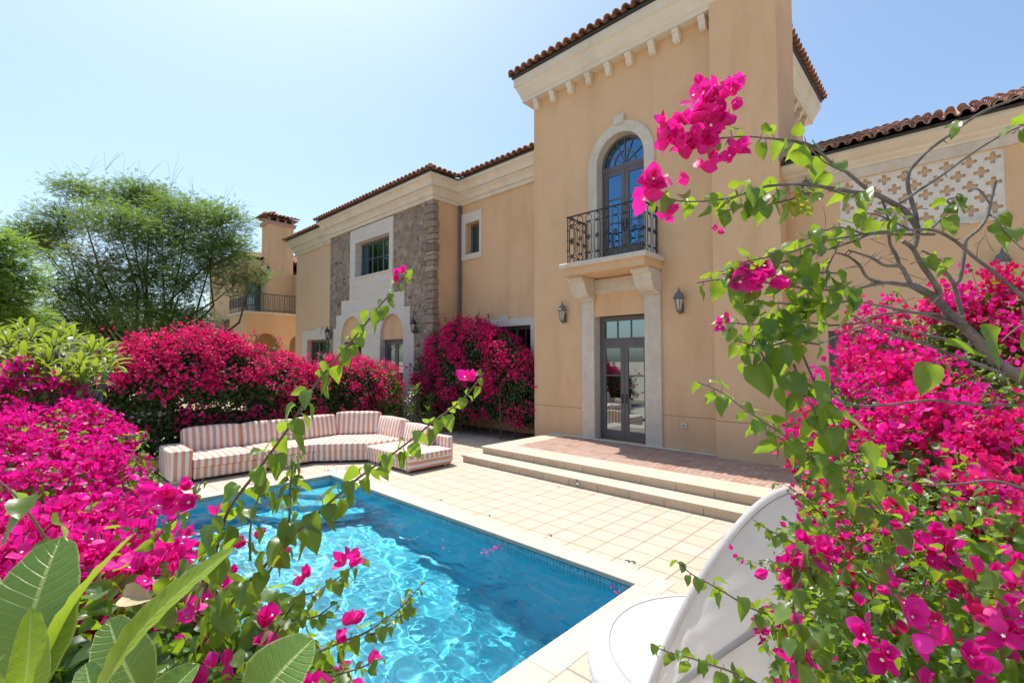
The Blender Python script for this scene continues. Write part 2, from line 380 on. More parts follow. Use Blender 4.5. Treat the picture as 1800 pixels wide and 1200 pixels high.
def tiles(mb, p0, p1, inward, pitch, length, hip0=False, hip1=False, sp=.252, course=.38, rs=1.0):
    """barrel tiles: rows of half round covers and troughs climbing from the eave p0-p1"""
    p0 = Vector(p0); p1 = Vector(p1); L = (p1-p0).length; du = (p1-p0)/L
    inw = Vector(inward); up = (inw*math.cos(pitch) + Vector((0,0,math.sin(pitch))))
    nm = du.cross(up); nm = nm if nm.z > 0 else -nm
    n = max(1, int(L/sp))
    for i in range(n+1):
        u = (i+.5)*L/(n+1)
        lim = length
        if hip0: lim = min(lim, u/math.cos(pitch))
        if hip1: lim = min(lim, (L-u)/math.cos(pitch))
        m = max(1, int(lim/course + .5))
        for c in range(m):
            s0 = c*course - (.0 if c else .05); s1 = min((c+1)*course + .05, max(lim, .2)); 
            if s1 <= s0: continue
            wob = random.uniform(-.012, .012); lift = random.uniform(0, .008)
            V = []; F = []; K = 6
            for (sv, r, z) in ((s0, .106*rs, .044*rs+lift), (s1, .092*rs, .020*rs+lift)):
                for q in range(K+1):
                    a = math.pi*q/K
                    V.append(p0 + du*(u+wob+math.cos(a)*r) + up*sv + nm*(z+math.sin(a)*r))
                for q in range(K+1):
                    a = math.pi*q/K
                    V.append(p0 + du*(u+wob+math.cos(a)*(r-.016)) + up*sv + nm*(z+math.sin(a)*(r-.016)))
            k = K+1
            for q in range(K):
                F.append((q, q+1, 2*k+q+1, 2*k+q)); F.append((k+q+1, k+q, 3*k+q, 3*k+q+1)); F.append((q+1, q, k+q, k+q+1))
            mb.add(V, F)
        # trough
        if i < n:
            u2 = u + .5*L/(n+1); V = []; F = []; K = 4
            for sv in (-.03, max(lim,.2)):
                for q in range(K+1):
                    a = math.pi + math.pi*q/K
                    V.append(p0 + du*(u2+math.cos(a)*.075*rs) + up*sv + nm*(.062+math.sin(a)*.05)*rs)
            for q in range(K): F.append((q, q+1, K+1+q+1, K+1+q))
            mb.add(V, F)
def ridge(mb, a, b, r=.11, seg=.38):
    a = Vector(a); b = Vector(b); L = (b-a).length; d = (b-a)/L; side = d.cross(Vector((0,0,1))).normalized(); nm = side.cross(d)
    n = int(L/seg); K = 7
    for i in range(n):
        V = []; F = []
        for sv, rr in ((i*seg, r), ((i+1)*seg+.04, r*.86)):
            for q in range(K+1):
                t = math.pi*q/K; V.append(a + d*sv + side*(math.cos(t)*rr) + nm*(math.sin(t)*rr - .01))
        for q in range(K): F.append((q, q+1, K+2+q, K+1+q))
        F.append(tuple(range(K+1))); mb.add(V, F)

villa = empty('villa', (-6, 12, 0), 'large peach stucco villa with tower, stone wing and terracotta roofs behind the pool', 'house')
VI = villa.matrix_basis.copy()
def P(o, parent=None):
    """parent a world-built part under an object placed away from the origin"""
    parent = parent or villa
    o.parent = parent; bpy.context.view_layer.update(); o.matrix_parent_inverse = parent.matrix_world.inverted(); return o

TY = 10.25; TX0, TXR = -8.81, -3.40
# --- tower walls
b = MB()
b.plate(rect(TX0, TXR, 0, 10.3), [rect(-6.80, -5.32, .322, 3.46), arch(-5.99, .66, 4.70, 7.27, .70)], TY, TY+.40, mY)
tw = P(b.build('tower_wall', M['stucco']))
b = MB()
b.plate(rect(TY+.40, 17.0, 0, 10.3), (), TX0, TX0+.3, mX); b.plate(rect(TY+.40, 17.0, 0, 10.3), (), TXR-.3, TXR, mX); b.plate(rect(TX0+.3, TXR-.3, 0, 10.3), (), 16.7, 17.0, mY)
P(b.build('side_wall', M['stucco']))
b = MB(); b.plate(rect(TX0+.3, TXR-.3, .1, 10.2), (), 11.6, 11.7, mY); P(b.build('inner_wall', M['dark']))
# groove of the plinth
b = MB(); 
GR = mottled('groove', (.27,.16,.09), (.31,.19,.11), 3, .9)
for x0, x1, y in ((TX0+.002, -7.14, TY), (-4.95, -3.69, TY), (-3.66, -2.42, 10.0)): P(MB().box(x0, x1, y-.0025, y+.01, 1.066, 1.078).build('plinth_groove', GR))
P(MB().box(-2.4075, -2.40, 10.02, 10.5, 1.066, 1.078).build('plinth_groove', GR)); P(MB().box(-2.38, -1.80, 10.4975, 10.51, 1.066, 1.078).build('plinth_groove', GR))
# --- chimney breast
b = MB(); b.box(-3.68, -2.41, 10.0, 11.3, 0, 14.6); chim = P(b.build('chimney', M['stucco']))
b = MB(); b.box(-3.8, -2.29, 9.88, 11.42, 14.6, 14.8); 
for x in (-3.6, -3.1, -2.6): b.box(x, x+.2, 9.95, 11.3, 14.8, 15.05)
b.box(-3.85, -2.24, 9.85, 11.45, 15.05, 15.2); o = b.build('chimney_cap', M['cornice']); P(o, chim)
# --- tower cornice and brackets
prof = [(0,9.80),(.24,9.80),(.24,9.90),(.27,9.92),(.285,9.98),(.33,10.08),(.365,10.17),(.375,10.22),(.42,10.25),(.42,10.49),(0,10.49)]
path = [((TX0,17.0),(-1,1)),((TX0,TY),(-1,-1)),((TXR,TY),(1,-1)),((TXR,17.0),(1,1))]
b = MB(); b.sweep(path, prof); b.sweep([((TXR,17.0),(1,1)),((TX0,17.0),(-1,1))], prof); corn = P(b.build('tower_cornice', M['cornice']))
bracket_prof = [(0,9.795),(.215,9.795),(.215,9.73),(.20,9.70),(.17,9.68),(.15,9.63),(.155,9.58),(.13,9.55),(.13,9.53),(.10,9.53),(.10,9.505),(0,9.505)]
def bracket(x, y, dirv):
    m = MB(); w = .075
    if dirv == 'y': m.plate([(-o, z) for o, z in bracket_prof], (), x-w, x+w, lambda u, v, d: (d, y+u, v))
    else: m.plate([(o, z) for o, z in bracket_prof], (), y-w, y+w, lambda u, v, d: (x+u, d, v))
    o = m.build('bracket', M['cornice'], bevel=.004); P(o, corn)
for i in range(9): bracket(-8.62 + i*.594, TY-.001, 'y')
for i in range(11): bracket(TXR+.001, 10.6 + i*.6, 'x')
# --- tower roof
pit = math.radians(22)
ex0, ex1, ey0, ey1, ez = TX0-.44, TXR+.44, TY-.44, 17.44, 10.57
def hip_roof(name, x0, x1, y0, y1, z, pitch, parent=None, sides='wens', over=.07):
    cx, hw = (x0+x1)/2, (x1-x0)/2; hy = (y1-y0)/2
    h = min(hw, hy); rz = z + h*math.tan(pitch)
    if hw <= hy: r0, r1 = Vector((cx, y0+hw, rz)), Vector((cx, y1-hw, rz))
    else: r0, r1 = Vector((x0+hy, (y0+y1)/2, rz)), Vector((x1-hy, (y0+y1)/2, rz))
    m = MB(); a,b_,c,d = (x0,y0,z),(x1,y0,z),(x1,y1,z),(x0,y1,z)
    e = .02; lo = [(p[0],p[1],z-.06) for p in (a,b_,c,d)]
    if hw <= hy: fs = [(0,1,4),(1,2,5,4),(2,3,5),(3,0,4,5)]
    else: fs = [(0,1,5,4),(1,2,5),(2,3,4,5),(3,0,4)]
    m.add([a,b_,c,d,tuple(r0),tuple(r1)]+lo, fs+[(9,8,7,6),(0,6,7,1),(1,7,8,2),(2,8,9,3),(3,9,6,0)])
    deck = P(m.build('roof', M['gutter']), parent)
    t = MB(); ln = h/math.cos(pitch)
    o = over
    if 's' in sides: tiles(t, (x0-o,y0-o,z), (x1+o,y0-o,z), (0,1,0), pitch, ln, True, True)
    if 'e' in sides: tiles(t, (x1+o,y0-o,z), (x1+o,y1+o,z), (-1,0,0), pitch, ln, True, True)
    if 'w' in sides: tiles(t, (x0-o,y1+o,z), (x0-o,y0-o,z), (1,0,0), pitch, ln, True, True)
    if 'n' in sides: tiles(t, (x1+o,y1+o,z), (x0-o,y1+o,z), (0,-1,0), pitch, ln, True, True)
    k = .05
    for p in ((x0-o,y0-o,z+k),(x0-o,y1+o,z+k)): ridge(t, p, (r0 if (hw > hy or p[1] < y0+1) else r1) + Vector((0,0,.1)))
    for p in ((x1+o,y0-o,z+k),(x1+o,y1+o,z+k)): ridge(t, p, (r1 if (hw > hy or p[1] > y0+1) else r0) + Vector((0,0,.1)))
    ridge(t, r0+Vector((0,0,.1)), r1+Vector((0,0,.1)))
    P(t.build('roof_tiles', M['tile'], recalc=False), deck)
    return deck
hip_roof('tower', ex0, ex1, ey0, ey1, ez, pit)

# --- ground floor door with stone surround
b = MB()
jy0, jy1 = 10.19, 10.52
b.box(-7.14, -6.76, jy0, jy1, .325, 4.0); b.box(-5.36, -4.95, jy0, jy1, .325, 4.0)
b.box(-7.14, -4.95, jy0, 10.26, 4.0, 4.36)
P(b.build('door_surround', M['limestone'], bevel=.012))
b = MB(); b.box(-6.76, -5.36, 10.235, 10.262, 3.42, 4.0); P(b.build('door_head_panel', M['stucco']))
def glazed_door(x0, x1, z0, z1, y, leaves=2, rows=3, transom=None, panes=3, glass='glass', handle=True, name='door', paint='door_paint', bottom=.24, cols=1, parent=None):
    """frame, leaves with glass rows, optional transom light above"""
    d = P(MB().box(x0, x0+.055, y-.03, y+.06, z0, z1).box(x1-.055, x1, y-.03, y+.06, z0, z1).box(x0+.055, x1-.055, y-.03, y+.06, z1-.055, z1).build(name, M[paint], bevel=.004), parent)
    top = z1-.055
    if transom:
        f = MB(); f.box(x0+.055, x1-.055, y-.035, y+.05, transom, transom+.09)
        xa, xb = x0+.055, x1-.055
        f.box(xa, xb, y-.02, y+.04, transom+.09, transom+.14); f.box(xa, xb, y-.02, y+.04, top-.06, top); f.box(xa, xa+.07, y-.02, y+.04, transom+.14, top-.06); f.box(xb-.07, xb, y-.02, y+.04, transom+.14, top-.06)
        wd = (xb-xa-.14)/panes
        for i in range(1, panes): f.box(xa+.07+i*wd-.014, xa+.07+i*wd+.014, y-.012, y+.035, transom+.14, top-.06)
        tr = P(f.build('transom', M[paint], bevel=.003), d)
        P(MB().box(xa+.06, xb-.06, y+.012, y+.02, transom+.13, top-.05).build('pane', M[glass]), d)
        top = transom
    wl_ = (x1-x0-.11)/leaves
    for i in range(leaves):
        a = x0+.055+i*wl_+.003; c = a+wl_-.006; s = .105; f = MB()
        f.box(a, a+s, y-.02, y+.03, z0+.01, top); f.box(c-s, c, y-.02, y+.03, z0+.01, top)
        f.box(a+s, c-s, y-.02, y+.03, z0+.01, z0+bottom); f.box(a+s, c-s, y-.02, y+.03, top-.12, top)
        zz = np.linspace(z0+bottom, top-.12, rows+1)
        for q in zz[1:-1]: f.box(a+s, c-s, y-.015, y+.028, q-.016, q+.016)
        for q in range(1, cols): 
            xx = a+s+(c-a-2*s)*q/cols; f.box(xx-.012, xx+.012, y-.012, y+.026, z0+bottom, top-.12)
        lf = P(f.build('door_leaf', M[paint], bevel=.003), d)
        P(MB().box(a+s-.01, c-s+.01, y+.004, y+.012, z0+bottom-.01, top-.11).build('pane', M[glass]), d)
        if handle:
            hx = c-.05 if i == 0 else a+.05; sg = -1 if i == 0 else 1
            h = MB(); h.box(hx-.02, hx+.02, y-.032, y-.02, z0+.92, z0+1.16); h.tube([(hx,y-.03,z0+1.04),(hx,y-.075,z0+1.04),(hx+sg*.11,y-.075,z0+1.04)], .009, 6)
            P(h.build('handle', M['iron']), d)
    return d
glazed_door(-6.755, -5.365, .325, 3.42, 10.49, 2, 3, 2.74, 3)
# --- arched upper door
ay = 10.48
b = MB(); b.plate(arch(-5.99, .92, 4.70, 7.27, .96, 30), [arch(-5.99, .66, 4.70, 7.27, .70, 30)], TY-.05, TY+.003, mY)
b.plate([(-6.12,8.17),(-5.86,8.17),(-5.83,8.40),(-6.15,8.40)], (), TY-.085, TY+.003, mY)
P(b.build('arch_surround', M['limestone'], bevel=.01))
b = MB(); n_ = 24
for i in range(n_):
    t0, t1 = math.pi*i/n_, math.pi*(i+1)/n_
    q = lambda t, r, y: (-5.99+.66*r*math.cos(t), y, 7.27+.70*r*math.sin(t))
    b.quad(q(t0,.995,TY-.05), q(t1,.995,TY-.05), q(t1,.995,ay+.08), q(t0,.995,ay+.08))
for sgn in (-1, 1):
    x = -5.99+sgn*.657; b.quad((x,TY-.05,4.70),(x,ay+.08,4.70),(x,ay+.08,7.27),(x,TY-.05,7.27))
P(b.build('arch_reveal', M['limestone']))
b = MB(); b.plate(arch(-5.99,.655,7.20,7.27,.695,24), [arch(-5.99,.59,7.27,7.275,.63,24)], ay-.03, ay+.05, mY)
for t in (30, 66, 114, 150):
    a = math.radians(t); c0 = Vector((-5.99, ay, 7.28)); d_ = Vector((math.cos(a)*.6, 0, math.sin(a)*.64)); b.tube([c0+d_*.1, c0+d_], .016, 4)
b.tube([(-5.99,ay,7.28),(-5.99,ay,7.90)], .016, 4)
b.tube([(-5.99+.30*math.cos(t), ay, 7.28+.33*math.sin(t)) for t in np.linspace(0, math.pi, 16)], .016, 4)
fan = P(b.build('fanlight', M['door_paint']))
P(MB().plate(arch(-5.99,.62,7.25,7.27,.66,24), (), ay+.012, ay+.02, mY).build('pane', M['glass_blue']), fan)
glazed_door(-6.645, -5.335, 4.70, 7.20, ay, 2, 3, glass='glass_blue', bottom=.5)
# --- balcony
bal = P(MB().box(-7.13, -4.91, 9.38, TY-.002, 4.40, 4.575).build('balcony', M['stucco']))
b = MB(); b.box(-7.21, -4.83, 9.29, TY-.004, 4.576, 4.70); P(b.build('balcony_slab', M['lime_smooth'] if False else M['limestone'], bevel=.045, seg=4), bal)
cprof = [(0,4.395),(.60,4.395),(.60,4.33),(.55,4.29),(.50,4.27),(.46,4.20),(.42,4.09),(.36,3.99),(.28,3.92),(.18,3.89),(.10,3.88),(.10,3.84),(0,3.84)]
for x0 in (-7.16, -5.38):
    P(MB().plate([(-o,z) for o,z in cprof], (), x0, x0+.44, lambda u,v,d:(d, 10.188+u, v)).build('corbel', M['limestone'], bevel=.01), bal)
rl = MB(); RX0, RX1, RY, RZ0, RZ1 = -7.0, -5.03, 9.42, 4.70, 5.86
for pth in ([(RX0,TY,RZ1),(RX0,RY,RZ1),(RX1,RY,RZ1),(RX1,TY,RZ1)],): 
    for p, q in zip(pth, pth[1:]):
        x0,x1 = sorted((p[0],q[0])); y0,y1 = sorted((p[1],q[1])); rl.box(x0-.022, x1+.022, y0-.022, y1+.022, RZ1-.012, RZ1+.014)
rail = P(rl.build('railing', M['iron']), bal)
def rail_unit(m, c, ux, w=.085):
    """one wrought iron bay: ring, long oval with rosette, ring"""
    c = Vector(c); ux = Vector(ux); Z = Vector((0,0,1)); H = RZ1-RZ0-.014
    def ov(z0, z1, r, k=10):
        pts = [c + ux*(r*math.cos(t)) + Z*(z1-r+r*math.sin(t)) for t in np.linspace(0, math.pi, k)] + [c - ux*(r*math.cos(t)) + Z*(z0+r-r*math.sin(t)) for t in np.linspace(0, math.pi, k)]
        m.loop(pts, .0095, 4)
    ov(.01, .01+2*w, w); ov(H-2*w-.02, H-.02, w); ov(.035+2*w, H-2*w-.045, w)
    mid = c + Z*(H/2); m.loop([mid + ux*(.05*math.cos(t)) + Z*(.05*math.sin(t)) for t in np.linspace(0, 2*math.pi, 10, endpoint=False)], .011, 4)
    m.loop([mid + ux*(.022*math.cos(t)) + Z*(.022*math.sin(t)) for t in np.linspace(0, 2*math.pi, 8, endpoint=False)], .012, 4)
    for z in (.022+2*w, H-2*w-.033): m.tube([c - ux*(w+.04) + Z*z, c + ux*(w+.04) + Z*z], .010, 4); m.tube([c - ux*.02 + Z*z, c + ux*.02 + Z*z], .022, 6)
    m.tube([c+Z*(H-.02), c+Z*(H+.004)], .014, 4)
m = MB()
nf = 8; 
for i in range(nf): rail_unit(m, (RX0+.13+(RX1-RX0-.26)*i/(nf-1), RY, RZ0), (1,0,0))
for x in (RX0, RX1):
    for i in range(3): rail_unit(m, (x, RY+.17+i*.26, RZ0), (0,1,0))
P(m.build('rail_scroll', M['iron']), bal)
for x, y in ((RX0,RY),(RX1,RY),(RX0,TY-.03),(RX1,TY-.03)):
    m = MB(); m.lathe([(.013,0),(.013,.3),(.022,.31),(.022,.35),(.013,.36),(.013,.56),(.025,.58),(.013,.60),(.013,.8),(.022,.81),(.022,.85),(.013,.86),(.013,RZ1-RZ0)], (x,y,RZ0), 8); P(m.build('rail_post', M['iron']), bal)

# --- main range between tower and stone wing
MY = 11.2; EZ = 8.78
b = MB(); b.plate(rect(-13.25, TX0+.001, 0, 8.6), [rect(-12.88,-12.14,6.13,7.26), rect(-12.1,-9.75,.45,3.43)], MY, MY+.35, mY)
P(b.build('main_wall', M['stucco']))
b = MB(); b.plate(rect(-13.12,-12.02,5.92,7.63), [rect(-12.88,-12.14,6.13,7.26)], MY-.05, MY+.002, mY)
P(b.build('window_surround', M['lime_smooth'], bevel=.008)); b = MB(); b.plate(rect(-12.4,-9.4,.3,3.67), [rect(-12.1,-9.75,.45,3.43)], MY-.05, MY+.002, mY); b.plate([(-11.1,3.43),(-10.75,3.43),(-10.7,3.78),(-11.15,3.78)], (), MY-.08, MY+.002, mY)
P(b.build('window_surround', M['lime_smooth'], bevel=.008))
def window(x0, x1, z0, z1, y, cols=2, rows=2, sash=1, glass='glass_blue', fr=.055):
    w_ = P(MB().box(x0,x0+fr,y-.03,y+.05,z0,z1).box(x1-fr,x1,y-.03,y+.05,z0,z1).box(x0+fr,x1-fr,y-.03,y+.05,z0,z0+fr).box(x0+fr,x1-fr,y-.03,y+.05,z1-fr,z1).build('window', M['door_paint'], bevel=.003))
    f = MB(); sw = (x1-x0-2*fr)/sash
    for i in range(sash):
        a = x0+fr+i*sw; c = a+sw
        f.box(a,a+.04,y-.02,y+.03,z0+fr,z1-fr).box(c-.04,c,y-.02,y+.03,z0+fr,z1-fr).box(a+.04,c-.04,y-.02,y+.03,z0+fr,z0+fr+.045).box(a+.04,c-.04,y-.02,y+.03,z1-fr-.045,z1-fr)
        for q in range(1, cols): xx = a+(c-a)*q/cols; f.box(xx-.012,xx+.012,y-.012,y+.025,z0+fr+.045,z1-fr-.045)
        for q in range(1, rows): zz = z0+fr+(z1-z0-2*fr)*q/rows; f.box(a+.04,c-.04,y-.0115,y+.0245,zz-.012,zz+.012)
    P(f.build('sash', M['door_paint']), w_)
    P(MB().box(x0+fr+.01,x1-fr-.01,y+.005,y+.012,z0+fr+.01,z1-fr-.01).build('pane', M[glass]), w_)
    return w_
window(-12.88,-12.14,6.13,7.26, MY+.26, 2, 2)
window(-12.1,-9.75,.45,3.43, MY+.22, 2, 4, 3, 'glass_dark')
cprof2 = [(0,7.95),(.08,7.95),(.08,8.09),(.13,8.09),(.13,8.13),(.18,8.24),(.24,8.29),(.24,8.35),(.31,8.35),(.31,8.40),(.36,8.52),(.42,8.58),(.46,8.60),(.46,8.70),(0,8.70)]
gut = [(.38,8.703),(.49,8.703),(.50,8.742),(.38,8.742)]
WY, WYL, SX0, WX0 = 10.0, 10.43, -21.02, -25.85
wpath = [((TX0-.001,MY),(0,-1)),((-13.25,MY),(1,-1)),((-13.25,WY),(1,-1)),((SX0,WY),(-1,-1)),((SX0,WYL),(-1,-1)),((WX0,WYL),(-1,-1)),((WX0,18.0),(-1,1))]
b = MB(); b.sweep(wpath, cprof2); P(b.build('cornice', M['cornice']))
b = MB(); b.sweep(wpath, gut+[gut[0]]); P(b.build('gutter', M['gutter']))
b = MB(); b.sweep([((TX0,17.0),(-1,1)),((TX0,TY),(-1,-1)),((TXR,TY),(1,-1)),((TXR,17.0),(1,1)),((TX0,17.0),(-1,1))], [(.38,10.495),(.46,10.495),(.47,10.56),(.38,10.56),(.38,10.495)]); P(b.build('gutter', M['gutter']))
# roofs of the range and the wing
pm = math.radians(20)
dk = MB(); o_ = .46
ridge_z = 8.742 + 3.6*math.tan(pm)
dk.add([(TX0,MY-o_,8.742),(-13.6,MY-o_,8.742),(-13.6,15,ridge_z),(TX0,15,ridge_z),(TX0,18.8,8.742),(-13.6,18.8,8.742)], [(0,1,2,3),(3,2,5,4)])
wx0, wx1 = SX0-o_, -13.25+o_; cxw = (wx0+wx1)/2; hw = (wx1-wx0)/2
rzw = 8.742 + hw*math.tan(pm)
dk.add([(wx0,WY-o_,8.742),(wx1,WY-o_,8.742),(wx1,18.8,8.742),(wx0,18.8,8.742),(cxw,WY-o_+hw,rzw),(cxw,16.5,rzw)], [(0,1,4),(1,2,5,4),(2,3,5),(3,0,4,5)])
dk.add([(WX0-o_,WYL-o_,8.738),(SX0-o_,WYL-o_,8.738),(SX0-.2,13.5,8.738+3.5*math.tan(pm)),(WX0+3.4,13.5,8.738+3.5*math.tan(pm)),(WX0-o_,18.8,8.738)], [(0,1,2,3),(0,3,4)])
deck = P(dk.build('roof', M['gutter'], recalc=False))
t = MB()
tiles(t, (-13.25+.50,MY-.53,8.75), (TX0-.05,MY-.53,8.75), (0,1,0), pm, 3.9)
tiles(t, (wx0-.07,WY-.53,8.75), (wx1+.07,WY-.53,8.75), (0,1,0), pm, hw/math.cos(pm), True, True)
tiles(t, (wx1+.07,WY-.53,8.75), (wx1+.07,MY-.4,8.75), (-1,0,0), pm, 1.9, True, False)
tiles(t, (wx0-.07,18.0,8.75), (wx0-.07,WY-.53,8.75), (1,0,0), pm, hw/math.cos(pm), True, True)
tiles(t, (WX0-.53,WYL-.53,8.746), (SX0-.45,WYL-.53,8.746), (0,1,0), pm, 3.6, True, False)
tiles(t, (WX0-.53,18.0,8.746), (WX0-.53,WYL-.53,8.746), (1,0,0), pm, 3.6, False, True)
ridge(t, (wx1+.10,WY-.56,8.81), (cxw,WY-o_+hw,rzw+.12)); ridge(t, (wx0-.10,WY-.56,8.81), (cxw,WY-o_+hw,rzw+.12)); ridge(t, (TX0,15,ridge_z+.08), (-13.6,15,ridge_z+.08))
P(t.build('roof_tiles', M['tile'], recalc=False), deck)
# downpipe
b = MB(); px_, py_ = -13.12, MY-.09
b.tube([(px_,py_,7.96),(px_,py_,.1)], .05, 10)
for z in (7.85,5.2,2.8): b.lathe([(.062,-.03),(.062,.03)], (px_,py_,z), 10)
P(b.build('downpipe', M['pipe'], smooth=False))
# --- stone fronted wing
b = MB()
ARL, ARR = arch(-18.87,.90,.05,3.30,.90), arch(-15.75,.80,.05,3.28,.82)
stepg = [(-20.50,0),(-20.50,3.74),(-20.24,3.74),(-20.24,4.31),(-19.78,4.31),(-19.78,4.92),(-19.06,4.92),(-19.06,7.90),(-15.72,7.90),(-15.72,4.92),(-14.93,4.92),(-14.93,4.31),(-14.55,4.31),(-14.55,3.74),(-14.28,3.74),(-14.28,0)]
holes = [rect(-18.62,-15.98,5.84,7.30), ARL, ARR]
b.plate(rect(SX0,-13.27,0,7.98), [rect(-18.66,-15.94,5.80,7.34), arch(-18.87,.94,.02,3.30,.94), arch(-15.75,.84,.02,3.28,.86)], WY, WY+.35, mY)
P(b.build('stone_wall', M['rubble']))
b = MB(); b.plate(list(reversed(stepg)), holes, WY-.06, WY+.30, mY); b.box(-19.10,-15.69,WY-.09,WY-.058,5.76,5.835)
P(b.build('limestone_front', tiled('ashlar', (.63,.58,.50), (.68,.635,.555), (.50,.45,.37), 1.15, .52, .006, (20,20,.2), .75, .5, .15, rot=(math.radians(90),0,0)), bevel=.008))
b = MB(); b.plate(rect(WY+.001, 18, 0, 8.6), (), -13.55, -13.255, mX); P(b.build('side_wall', M['stucco']))
b = MB()
b.plate(rect(WX0, SX0, 0, 8.6), [rect(-24.27,-21.58,1.18,3.37)], WYL, WYL+.3, mY); b.plate(rect(WYL+.3, 18, 0, 8.6), (), WX0, WX0+.3, mX)
P(b.build('wing_wall', M['stucco_pale']))
b = MB(); b.plate(rect(-24.85,-21.2,.9,3.85), [rect(-24.25,-21.6,1.2,3.35)], WYL-.06, WYL+.002, mY); b.plate([(-23.1,3.6),(-22.7,3.6),(-22.62,3.95),(-23.18,3.95)], (), WYL-.09, WYL+.002, mY)
P(b.build('window_surround', M['lime_smooth'], bevel=.008))
window(-24.25,-21.6,1.2,3.35, WYL+.2, 2, 3, 3, 'glass_dark')
window(-18.62,-15.98,5.84,7.30, WY+.27, 2, 2, 3, 'glass_blue')
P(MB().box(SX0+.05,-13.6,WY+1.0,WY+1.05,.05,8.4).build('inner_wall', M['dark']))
for cx, hw_ in ((-18.87,.90),(-15.75,.80)):
    P(MB().plate(arch(cx,hw_-.002,3.13,3.29,hw_-.002), (), WY+.06, WY+.2, mY).build('tympanum', M['stucco']))
    glazed_door(cx-hw_+.003, cx+hw_-.003, .06, 3.125, WY+.20, 2, 3, bottom=.35)
b = MB(); z = .02; i = 0          # rough quoins up the corner
while z < 7.9:
    h = random.uniform(.13,.30); big = i % 2; ln = (.44 if big else .26) + random.uniform(-.06,.06); pr = (.07 if big else .04) + random.uniform(0,.03)
    e = lambda: random.uniform(-.02,.02)
    x0, x1, y0, y1 = -13.25-ln, -13.255+pr+.02, WY-.05-random.uniform(0,.04), WY+.16+random.uniform(0,.08); zt = min(z+h-.02, 7.96)
    V = [(x0+e(),y0+e(),z+e()),(x1+e(),y0+e(),z+e()),(x1+e(),y1,z+e()),(x0,y1,z),(x0+e(),y0+e(),zt+e()),(x1+e(),y0+e(),zt+e()),(x1+e(),y1,zt+e()),(x0,y1,zt)]
    b.add(V, [(0,3,2,1),(4,5,6,7),(0,1,5,4),(1,2,6,5),(2,3,7,6),(3,0,4,7)]); z += h; i += 1
P(b.build('quoins', M['quoin'], bevel=.035, seg=3))
# --- low right wing with pierced screen
RYW = 10.5; LX0, LX1, LZ0, LZ1 = -1.55, .60, 4.58, 5.62
b = MB(); b.plate(rect(-2.409, 6.5, 0, 6.0), [rect(LX0,LX1,LZ0,LZ1), rect(-1.78,.25,.33,2.86)], RYW, RYW+.3, mY)
P(b.build('low_wing_wall', M['stucco']))
b = MB(); b.plate(rect(LX0+.002,LX1-.002,LZ0+.002,LZ1-.002), (), RYW+.077, RYW+.2, mY); P(b.build('screen_backing', M['stucco_pale']))
def quatre(cx, cz, s=.083):
    pts = []
    for kx in range(4):
        a0 = kx*math.pi/2; c, sn = math.cos(a0), math.sin(a0)
        for u, v in ((.42,-.42),(.62,-.30) if False else (.55,-.34),(.95,-.36),(1.12,-.2),(1.12,.2),(.95,.36),(.55,.34)):
            pts.append((cx+s*(u*c - v*sn), cz+s*(u*sn + v*c)))
    return pts
hl = []; pitch_ = .27; r_ = 0; z = LZ0+.17
rows_ = [LZ0+.125+.198*i for i in range(5)]
for r_, z in enumerate(rows_):
    x = LX0+.13+(pitch_/2 if r_ % 2 else 0)
    while x < LX1-.10: hl.append(quatre(x, z)); x += pitch_
b = MB(); b.plate(rect(LX0,LX1,LZ0,LZ1), hl, RYW+.02, RYW+.075, mY); P(b.build('pierced_screen', mottled('screen_stone', (.68,.62,.53), (.78,.72,.63), 9, .9, .7, 45, .012)))
b = MB(); b.box(LX0-.8,LX1+.15,RYW-.045,RYW+.002,LZ1,LZ1+.178); b.box(LX0-.06,LX1+.06,RYW-.03,RYW+.002,LZ0-.09,LZ0); P(b.build('screen_lintel', M['limestone'], bevel=.006))
cp3 = [(0,5.80),(.05,5.80),(.06,5.84),(.13,5.88),(.15,5.91),(.24,5.95),(.33,6.01),(.34,6.02),(.34,6.07),(0,6.07)]
b = MB(); b.sweep([((-2.409,RYW),(0,-1)),((6.5,RYW),(0,-1))], cp3); P(b.build('cornice', M['cornice']))
b = MB(); b.sweep([((-2.409,RYW),(0,-1)),((6.5,RYW),(0,-1))], [(.30,6.073),(.39,6.073),(.395,6.105),(.30,6.105)]); P(b.build('gutter', M['gutter']))
b = MB(); pr_ = math.radians(23); b.add([(-3.35,RYW-.4,6.105),(6.5,RYW-.4,6.105),(6.5,14,6.105+3.9*math.tan(pr_)),(-3.35,14,6.105+3.9*math.tan(pr_)),(6.5,14,5),(-3.35,14,5)], [(0,1,2,3),(3,2,4,5)])
deck = P(b.build('roof', M['gutter'], recalc=False))
t = MB(); tiles(t, (-2.40,RYW-.46,6.105), (6.5,RYW-.46,6.105), (0,1,0), pr_, 4.2, sp=.18, rs=.66); P(t.build('roof_tiles', M['tile'], recalc=False), deck)
glazed_door(-1.775, .245, .335, 2.855, RYW+.14, 2, 3, glass='glass_dark')

